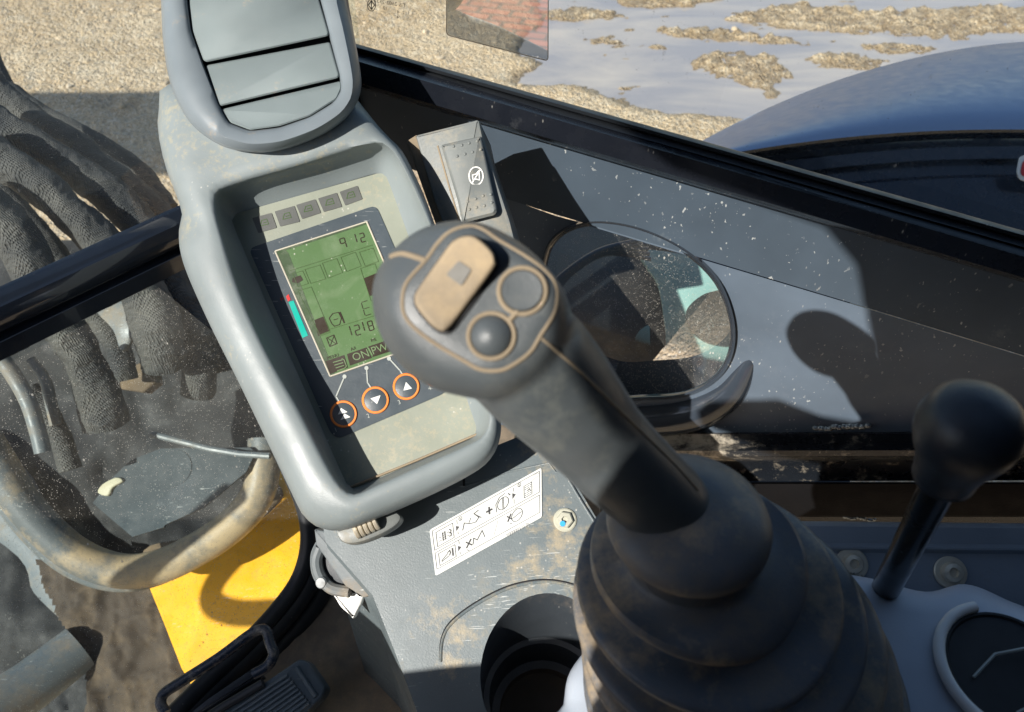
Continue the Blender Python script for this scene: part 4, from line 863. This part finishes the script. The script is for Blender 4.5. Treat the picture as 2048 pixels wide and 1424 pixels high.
RK = [z3(*p) for p in [(840, 205), (930, 222), (1040, 320), (1070, 400), (1045, 480), (790, 830), (710, 930), (650, 960), (560, 905), (450, 770), (432, 690), (470, 610), (690, 300), (760, 232)]]
RKs = cr(RK, 4)
def onf(p, o): return PJ(p[0], p[1], o)
m = MB(); wid = inset(RKs, -4); m.loft([[onf(p, -.003) for p in wid], [onf((p[0]+3, p[1]+3), .0012) for p in wid]]); m.build('rocker_well', M['black'], grip)
m = MB(); cxr, cyr = z3(760, 580)
def ro(p, e): 
    d = ((p[0]-cxr)*.55-(p[1]-cyr)*.83)/50
    return .0035+.0016*d+.0012*d*d+e
m.loft([[onf(p, -.001) for p in RKs], [onf(p, ro(p, 0)) for p in RKs], [onf(p, ro(p, .0014)) for p in inset(RKs, 4)], [onf(p, ro(p, .0018)) for p in inset(RKs, 10)], [onf(p, ro(p, .0019)) for p in mixr(inset(RKs, 10), [Vector((cxr, cyr))]*len(RKs), .35)], [onf(p, ro(p, .0019)) for p in mixr(inset(RKs, 10), [Vector((cxr, cyr))]*len(RKs), .7)], [onf(p, ro(p, .0019)) for p in mixr(inset(RKs, 10), [Vector((cxr, cyr))]*len(RKs), .98)]]); rk_ = m.build('rocker_button', M['rocker'], grip, ang=50)
m = MB(); sq = rnd([z3(*p) for p in [(780, 400), (880, 470), (800, 600), (680, 510)]], 4); m.loft([[onf(p, ro(p, .0012)) for p in sq], [onf(p, ro(p, .0027)) for p in sq]]); m.build('rocker_mark', M['markgrey'], rk_)
def onface(x, y, r, dome, name):
    c = onf((x, y), 0); R = r/FPX*(c-CAM).dot(FW)
    m = MB().lathe(c, PJ.n, [(R, -.003), (R, .0012), (R*.93, .0022), (R*.6, .0022+dome*.6), (R*.3, .0022+dome*.9), (.0002, .0022+dome)], 40); b_ = m.build(name, M['grip'], grip, ang=60)
    m = MB(); pts = [c+Vector(PJ.n.orthogonal().normalized())*0 for _ in range(1)]
    u = PJ.n.orthogonal().normalized(); v = PJ.n.cross(u); m.tube([c+PJ.n*.0004+(u*math.cos(a)+v*math.sin(a))*R*1.12 for a in np.linspace(0, 2*math.pi, 49)], .0011, 8); m.build('dust_ring', M['dust'], b_)
onface(1045, 582, 42, -.0004, 'push_button'); onface(983, 672, 41, .0035, 'push_button')
m = MB().tube([onf(z3(1250, 805), .0006), onf(z3(1180, 875), .0006)], .0012, 8); m.build('dust_joint', M['dust'], grip)

# ---------------------------------------------------------------- lever on the right
lv = thing('control_lever', W(1780, 1165, .66), 'black lever with bulbous rubber knob at the right, between two bolts', 'lever')
ktop = W(1948, 838, .40); kb = W(1868, 990, .455); foot = W(1770, 1180, .64); ax = (kb-ktop).normalized(); L = (kb-ktop).length
m = MB().tube([kb-ax*.02, kb, foot, foot+(foot-kb).normalized()*.1], [.0095, .0095, .0105, .0105], 20); m.build('lever_rod', M['lever'], lv)
R = 103/FPX*.40
m = MB().lathe(ktop-ax*R*.55, ax, [(.002, -R*.02), (R*.35, R*.05), (R*.68, R*.17), (R*.90, R*.42), (R, R*.78), (R*.985, R*1.1), (R*.89, R*1.45), (R*.76, R*1.8), (R*.68, R*2.15), (R*.65, R*2.45), (R*.64, R*2.62), (R*.52, R*2.68)], 40); m.build('lever_knob', M['knob'], lv, ang=80)

# ---------------------------------------------------------------- outside, right: curved hood
hood = thing('engine_hood', W(1900, 300, 1.5), 'dark curved engine hood, painted blue for mirrored sky, with rounded top outside the side window', 'hood')
xs_ = np.linspace(1340, 2330, 40)
def sily(x): return 80+ (2140-x)**2*.000372 if x < 2140 else 80+(x-2140)**2*.0003
def ridy(x): return 259+max(0, 2000-x)**2*.000165+max(0, x-2000)**2*.00006
rws = []
for x in xs_:
    a = sily(x); b = ridy(x); col_ = []
    if b < a+6: b = a+6
    for f in np.linspace(0, 1, 10): col_.append(W(x, a+(b-a)*f, 1.95-.50*math.sin(f*math.pi/2)**.8))
    rws.append(col_)
# carry the back of the hood down behind its crest
rws = [[W(x, sily(x)+30, 2.6), W(x, sily(x)+2, 2.2)]+r for x, r in zip(xs_, rws)]
MB().loft(rws, False, False, closed=False).build('hood_top', M['hood'], hood, ang=80)
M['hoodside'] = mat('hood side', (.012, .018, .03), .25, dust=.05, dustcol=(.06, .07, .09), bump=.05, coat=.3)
rws = []
for x in xs_:
    b = max(ridy(x), sily(x)+6); rws.append([W(x, b, 1.45), W(x, b+6, 1.455), W(x, b+18, 1.49), W(x, b+30, 1.495), W(x, b+34, 1.47), W(x, b+58, 1.47), W(x, b+64, 1.485), W(x, b+90, 1.48), W(x, b+96, 1.46), W(x, b+130, 1.45), W(x, b+330, 1.45)])
MB().loft(rws, False, False, closed=False).build('hood_side', M['hoodside'], hood, ang=25)
PH = Plane(W(2050, 340, 1.43), -FW)
m = MB().prism(PH, rnd([(2040, 312), (2100, 300), (2100, 368), (2040, 360), (2034, 345)], 8), .004, .003); hs = m.build('hood_sticker', M['white'], hood); m = MB().prism(PH, rnd([(2047, 321), (2094, 312), (2094, 358), (2045, 352), (2042, 343)], 6), .006, .0015); m.build('sticker_print', M['red'], hs)
# seen through the porthole: dark deck with a bent teal-grey bracket
deck = thing('machine_deck', W(1270, 640, 1.5), 'dark dusty machine deck with a curved pale bracket seen through the porthole', 'machine deck')
PDk = Plane((0, 0, H-1.15), (0, 0, 1))
m = MB(); m.loft([[PDk(x, y, -.2) for x, y in ((980, 700), (1120, 690), (1560, 560), (1700, 900), (980, 1000))], [PDk(x, y) for x, y in ((980, 455), (1120, 440), (1700, 470), (1700, 980), (980, 980))]]); m.build('deck_plate', M['rubber'], deck, smooth=False)
PE = Plane(W(1380, 640, 1.25), (-FW+RT*-.2+UP*.2))
def zo(x, y): return (1000+x/2.56, 400+y/2.56)
m = MB().prism(PE, cr([zo(*p) for p in [(720, 255), (980, 290), (1090, 400), (1180, 560), (1240, 900), (1000, 860), (865, 790), (845, 650), (810, 440), (755, 350)]], 4), 0, .012, .002); m.build('bracket', M['tealsteel'], deck)
m = MB().prism(PE, cr([zo(*p) for p in [(1080, 470), (990, 520), (950, 590), (1000, 690), (1100, 740), (1200, 720), (1200, 480)]], 4), .012, .008); m.build('bracket_shade', M['rubber'], deck)  # dark plate added on the bracket, its black stands in for shadow
m = MB().prism(PE, cr([zo(*p) for p in [(690, 735), (760, 640), (770, 740), (800, 800), (870, 830), (1010, 900), (930, 1000), (830, 970)]], 4), .016, .006, .001); m.build('bracket_foot', M['tealsteel'], deck)
m = MB()
for k in range(5):
    e = cr([(1085+k*2, 590-k*3), (1130, 545-k*4), (1200, 500-k*3), (1290, 478+k*5)], 6, False); m.tube([W(p[0]+k*3, p[1]+k*5, 1.16+.01*k) for p in e], .0035, 8)
M['streakgloss'] = mat('glossy streak', (.10, .14, .2), .12, bump=0); m.build('streak_tubes', M['streakgloss'], deck)  # thin glossy tubes added to give the pale streaks in the pane

# ---------------------------------------------------------------- outside, left: hoses and boom foot
def hose(pts, t0, t1, r, label, seed):
    n = len(pts); e = cr(pts, 26, False); N = len(e); m = MB(); P = [W(p[0], p[1], t0+(t1-t0)*i/(N-1)) for i, p in enumerate(e)]
    K = 56; rings = []; u = (P[1]-P[0]).orthogonal().normalized()
    for i in range(N):
        T = (P[min(i+1, N-1)]-P[max(i-1, 0)]).normalized(); u = (u-T*u.dot(T)).normalized(); v = T.cross(u); rg_ = []
        for k in range(K):
            a = 2*math.pi*k/K; d = u*math.cos(a)+v*math.sin(a); b = P[i]+d*r
            w1 = noise.noise(b*13+Vector((seed, 0, 0)))*.14+noise.noise(b*6+Vector((0, seed, 0)))*.18-abs(noise.noise(b*22+Vector((0, 0, seed))))*.2-abs(noise.noise(b*60))*.09
            rg_.append(P[i]+d*r*(1+w1))
        rings.append(rg_)
    m.loft(rings); o = m.build('hydraulic_hose', M['fabric'], ang=80)
    return tag(o, label, 'hose', 'fabric sleeved hydraulic hoses in front of the cab')
hose([(-60, 120), (0, 186), (45, 222), (91, 255), (151, 291), (196, 328), (237, 360), (283, 400), (330, 450), (380, 540), (430, 640), (460, 740)], 1.45, 1.5, .027, 'uppermost fabric sleeved hose, running from the upper left corner to behind the monitor', 1)
hose([(-60, 205), (0, 250), (55, 284), (114, 316), (173, 353), (219, 387), (256, 424), (300, 485), (335, 555), (366, 607), (393, 655), (400, 740), (395, 790)], 1.35, 1.42, .032, 'fabric sleeved hose second from the top, crossing behind the dark cross bar', 2)
hose([(-60, 285), (0, 325), (55, 352), (105, 392), (151, 433), (200, 480), (250, 535), (285, 585), (310, 640), (325, 700), (330, 730)], 1.28, 1.36, .037, 'thickest fabric sleeved hose, third from the top, bulging above the cross bar', 3)
hose([(-80, 390), (-20, 420), (20, 465), (55, 515), (85, 580), (119, 645), (151, 689), (172, 730), (196, 789), (215, 850)], 1.22, 1.3, .036, 'lowest fabric sleeved hose, at the left edge beneath the cross bar', 4)
hose([(-60, 30), (0, 160), (30, 190), (80, 225), (150, 262), (215, 300), (280, 350), (340, 420)], 1.62, 1.6, .022, 'thin fabric sleeved hose behind the uppermost one', 8)
hose([(-60, 330), (-10, 372), (30, 420), (80, 480), (110, 520), (160, 580), (200, 640), (235, 700), (250, 760)], 1.42, 1.45, .026, 'fabric sleeved hose lying behind the lowest one and beneath the cross bar', 9)
hose([(60, 780), (85, 810), (110, 860), (125, 890), (140, 940)], 1.3, 1.3, .020, 'short frayed hose end hanging above the bent guard tube', 5)
bf = thing('guard_tube', W(265, 1143, 1.35), 'thick dusty grey bent guard tube curving round the yellow plate', 'guard tube')
e = cr([(-90, 780), (-40, 870), (0, 935), (38, 996), (85, 1053), (142, 1103), (203, 1133), (265, 1143), (331, 1129), (400, 1095), (455, 1058), (495, 1020), (518, 980), (527, 930), (530, 880)], 8, False)
m = MB().tube([W(p[0], p[1], 1.30+.10*i/len(e)) for i, p in enumerate(e)], .029, 20); m.build('bent_tube', M['tube'], bf)
m = MB().tube([W(p[0]-14, p[1]+18, 1.33+.10*i/len(e)) for i, p in enumerate(e)][:-20], .020, 16); m.build('lower_lip', M['dirtysteel'], bf)
yp = thing('boom_swing_bracket', W(440, 1170, 1.5), 'bright yellow swing bracket plate below the bent guard tube', 'bracket')
PY = Plane(W(440, 1170, 1.48), (-.25, -.35, .9))
m = MB().prism(PY, [(284, 1120), (298, 1176), (327, 1247), (362, 1337), (400, 1400), (700, 1300), (700, 940), (540, 940), (480, 1020)], 0, .03, .004); m.build('yellow_plate', M['yellow'], yp, smooth=False)
m = MB().prism(PY, cr([(560, 990), (500, 1050), (440, 1090), (369, 1122), (300, 1150), (280, 1130), (300, 1090), (420, 1060), (520, 960)], 4), .012, .012, .004); m.build('dirt_cake', M['dirt'], yp)
sp = thing('steel_cover_plate', W(350, 980, 1.42), 'flat grey steel cover plate with a round mark above the guard tube', 'plate')
PSP = Plane(W(350, 980, 1.36), (-.1, -.55, .8))
m = MB().prism(PSP, [(185, 1006), (265, 1074), (327, 1055), (330, 1050), (407, 1015), (492, 944), (511, 905), (500, 895), (322, 897), (262, 920), (246, 935), (222, 958)], 0, .006); m.build('cover_plate', M['platesteel'], sp, smooth=False)
m = MB().lathe(PSP(350, 935, 0), PSP.n, [(.030, 0), (.030, .0012), (.028, .0014), (.001, .0014)], 32); m.build('round_mark', M['platesteel'], sp)
m = MB().prism(PSP, cr([(195, 985), (205, 968), (232, 955), (245, 962), (225, 975), (215, 992)], 4), .006, .008, .002); m.build('bolt_lump', M['whiteplastic'] if False else mat('pale grease', (.5, .47, .33), .6, dust=.4, bump=1., bscale=120), sp)
ex_ = [(303, 868), (350, 880), (420, 898), (480, 908), (540, 912)]; m = MB().tube([PSP(x, y, .01) for x, y in ex_], .0055, 10); m.build('edge_rod', M['dirtysteel'], sp)
# clutter behind
bb = thing('swing_casting', W(120, 1200, 1.7), 'grey dirt-caked boom casting at the lower left outside the glass', 'casting')
PBf = Plane(W(150, 1150, 1.62), (-.1, -.5, .85))
m = MB().prism(PBf, cr([(-120, 860), (0, 930), (60, 1040), (130, 1120), (230, 1165), (290, 1190), (330, 1260), (365, 1340), (330, 1450), (240, 1440), (200, 1350), (140, 1270), (60, 1190), (30, 1120), (-120, 1000)], 5), 0, .08, .03); m.build('foot_casting', M['dirtysteel'], bb)
m = MB(); G = 70; vs = []
cake = cr([(100, 1110), (180, 1140), (240, 1150), (300, 1165), (350, 1230), (400, 1330), (410, 1460), (200, 1450), (190, 1380), (165, 1290), (120, 1200)], 5)
for j in range(G+1):
    for i in range(G+1):
        x = 80+i/G*330; y = 1120+j/G*340; P = PBf(x, y, 0); q = P*11
        vs.append(P+PBf.n*(.026+.030*noise.ridged_multi_fractal(q, 1, 2.2, 4, 1, 2)*.6+.02*noise.noise(P*8)-.02)+Vector((noise.noise(P*30), noise.noise(P*30+Vector((9, 0, 0))), 0))*.006)
ck = [tuple(p) for p in cake]
m.add(vs, [(j*(G+1)+i, j*(G+1)+i+1, (j+1)*(G+1)+i+1, (j+1)*(G+1)+i) for j in range(G) for i in range(G) if inpoly(80+(i+.5)/G*330+5*noise.noise(Vector((i*.1, j*.1, 0))), 1120+(j+.5)/G*340+5*noise.noise(Vector((i*.1, j*.1, 5))), ck)])
m.build('dirt_cake', M['cake'], bb, ang=80, fix=False)
e = [(35, 985), (60, 1040), (110, 1110), (140, 1180), (100, 1190)]
m = MB().tube([W(-60, 1450, 1.42), W(60, 1372, 1.5), W(160, 1295, 1.56)], [.05, .048, .046], 24); m.build('foot_pin', M['dirtysteel'], bb)
for (a, t, r, nm) in (([(-20, 690), (20, 740), (55, 800), (75, 860), (86, 905)], 1.22, .012, 'bare grey rubber hose end at the left edge below the cross bar'), ([(60, 720), (90, 760), (105, 820), (112, 850)], 1.26, .009, 'thin grey hose beside the bare rubber hose')):
    m = MB().tube([W(p[0], p[1], t) for p in cr(a, 6, False)], r, 12); tag(m.build('rubber_hose', M['dirtysteel']), nm, 'hose')
# rock-like rag and curved plate between hoses
tag(MB().prism(Plane(W(275, 755, 1.5), (-.1, -.6, .8)), [(238, 745), (285, 722), (305, 740), (310, 765), (285, 785), (238, 778)], 0, .03, .004).build('mud_clod', M['dirt']), 'pale lit clod of dry mud below the cross bar', 'mud clod')
tag(MB().prism(Plane(W(230, 650, 1.4), (-.2, -.6, .8)), cr([(190, 615), (245, 590), (262, 610), (268, 650), (255, 690), (240, 700), (225, 660)], 4), 0, .01, .003).build('curved_guard', M['dirtysteel']), 'small curved grey guard between the hoses just below the cross bar', 'guard')
# undercarriage sheet added behind the hoses; its black stands in for shade
ub = thing('backdrop', W(150, 700, 1.9), 'black greasy undercarriage added for the shade behind the hoses', 'backdrop')
PU = Plane(W(150, 700, 1.85), (-.1, -.6, .8)); M['shaded'] = mat('greasy black steel', (.009, .010, .011), .7, dust=.25, dscale=5, dustcol=(.045, .037, .03), bump=.8, bscale=60, spots=.6)
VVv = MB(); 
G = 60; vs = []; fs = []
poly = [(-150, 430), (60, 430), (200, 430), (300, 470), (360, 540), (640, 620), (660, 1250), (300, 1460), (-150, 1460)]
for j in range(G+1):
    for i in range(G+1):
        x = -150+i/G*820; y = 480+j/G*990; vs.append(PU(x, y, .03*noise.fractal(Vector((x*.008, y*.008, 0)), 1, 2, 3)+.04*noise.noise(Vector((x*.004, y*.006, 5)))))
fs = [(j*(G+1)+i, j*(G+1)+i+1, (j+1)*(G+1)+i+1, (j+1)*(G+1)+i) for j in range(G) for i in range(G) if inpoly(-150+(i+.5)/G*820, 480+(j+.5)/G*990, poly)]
VVv.add(vs, fs); VVv.build('shade_sheet', M['shaded'], ub, fix=False)

# ---------------------------------------------------------------- pedals
def z8(x, y): return (300+x/5.12, 1200+y/5.12)
pd_ = thing('travel_pedal', W(560, 1400, .98), 'ribbed blue-black travel pedal scuffed with mud at the bottom edge', 'pedal')
PPd = Plane(W(560, 1390, .95), (-.1, -.35, .93))
ped = rnd([z8(*p) for p in [(1530, 600), (1620, 640), (1800, 900), (1760, 1000), (1500, 1250), (700, 1700), (350, 1400)]], 7, 3)
m = MB().prism(PPd, ped, 0, .02, .003); pl_ = m.build('pedal_plate', M['pedal'], pd_, ang=50)
m = MB()
for k in range(9):
    a = Vector(z8(1410+k*28, 770+k*36)); b = Vector(z8(800+k*28-60, 1150+k*45+60)); m.tube([PPd(*a, .001), PPd(*b, .001)], .0022, 8)
m.tube([PPd(*z8(1500, 690), .001), PPd(*z8(1700, 990), .001)], .003, 8); m.build('pedal_ribs', M['pedal'], pl_)
m = MB().prism(PPd, rnd([z8(*p) for p in [(1020, 715), (1100, 790), (560, 1147), (350, 1300), (300, 1250), (560, 1030)]], 5), -.002, .03, .003); m.build('pedal_hub', M['knob'], pd_, ang=50)
m = MB().tube([PPd(*z8(1160, 850), .004), PPd(*z8(720, 1110), .004), PPd(*z8(400, 1330), .004)], .0055, 14); m.build('hinge_pin', M['knob'], pd_)
lh = thing('pedal_handle', W(440, 1340, .95), 'bent black foot-rod loop with chipped paint beside the pedal', 'handle')
e = cr([z8(*p) for p in [(160, 1160), (110, 1060), (140, 960), (300, 850), (700, 595), (1000, 370), (1120, 305), (1195, 325), (1230, 440), (1265, 560), (1200, 680), (1060, 760)]], 7, False)
PLh = Plane(W(440, 1320, .93), (-.1, -.35, .93)); m = MB().tube([PLh(p[0], p[1], .01) for p in e], .0062, 14); M['chip'] = mat('chipped paint', (.015, .025, .045), .25, dust=.5, dscale=70, dustcol=(.32, .29, .24), bump=.6); m.build('rod_loop', M['chip'], lh)

# ---------------------------------------------------------------- brick paving left of the machine (mirrored in the film)
m = MB(); c_ = nW*-2.6+dW*-1.0
m.add([c_-dW*4-nW*5+zz*.085, c_+dW*4-nW*5+zz*.085, c_+dW*4+nW*1.4+zz*.085, c_-dW*4+nW*1.4+zz*.085], [(0, 1, 2, 3)])  # spread wide out of view to cut light bounced into the cab
o = m.build('brick_paving', M['brick'], None, smooth=False, fix=False); struct(o)
# boom lowered at the left of the machine, its shadow falls across the ground behind the hoses
bo = thing('digger_boom', (-3.6, 1.26, 2.1), 'yellow boom arm beyond the left edge of view', 'boom')
m = MB(); PBm = []
for x, h_ in ((-6.0, .30), (-5.0, .42), (-4.0, .46), (-3.0, .40), (-2.55, .30)):
    PBm.append([Vector((x, 1.26-.16, 2.15-h_/2)), Vector((x, 1.26+.16, 2.15-h_/2)), Vector((x, 1.26+.16, 2.15+h_/2)), Vector((x, 1.26-.16, 2.15+h_/2))])
m.loft(PBm); m.build('boom_beam', M['yellow'], bo, smooth=False)
m = MB().tube([Vector((-2.62, 1.05, 2.15)), Vector((-2.62, 1.47, 2.15))], .05, 20); m.build('boom_pin', M['steel'], bo)

# grab handle on the left outside of the cab; the sun throws its bent shadow on the yellow bracket
gr = thing('grab_handle', (-1.1, -.1, 1.0), 'bent black grab handle outside the cab, beyond the left edge of view', 'handle')
m = MB().tube([PY(p[0], p[1], 0)-S*1.25 for p in cr([(640, 960), (560, 1030), (480, 1105), (430, 1165), (425, 1205), (470, 1225), (540, 1225), (620, 1222), (700, 1210)], 6, False)], .022, 14); m.build('handle_bar', M['blackpaint'], gr)
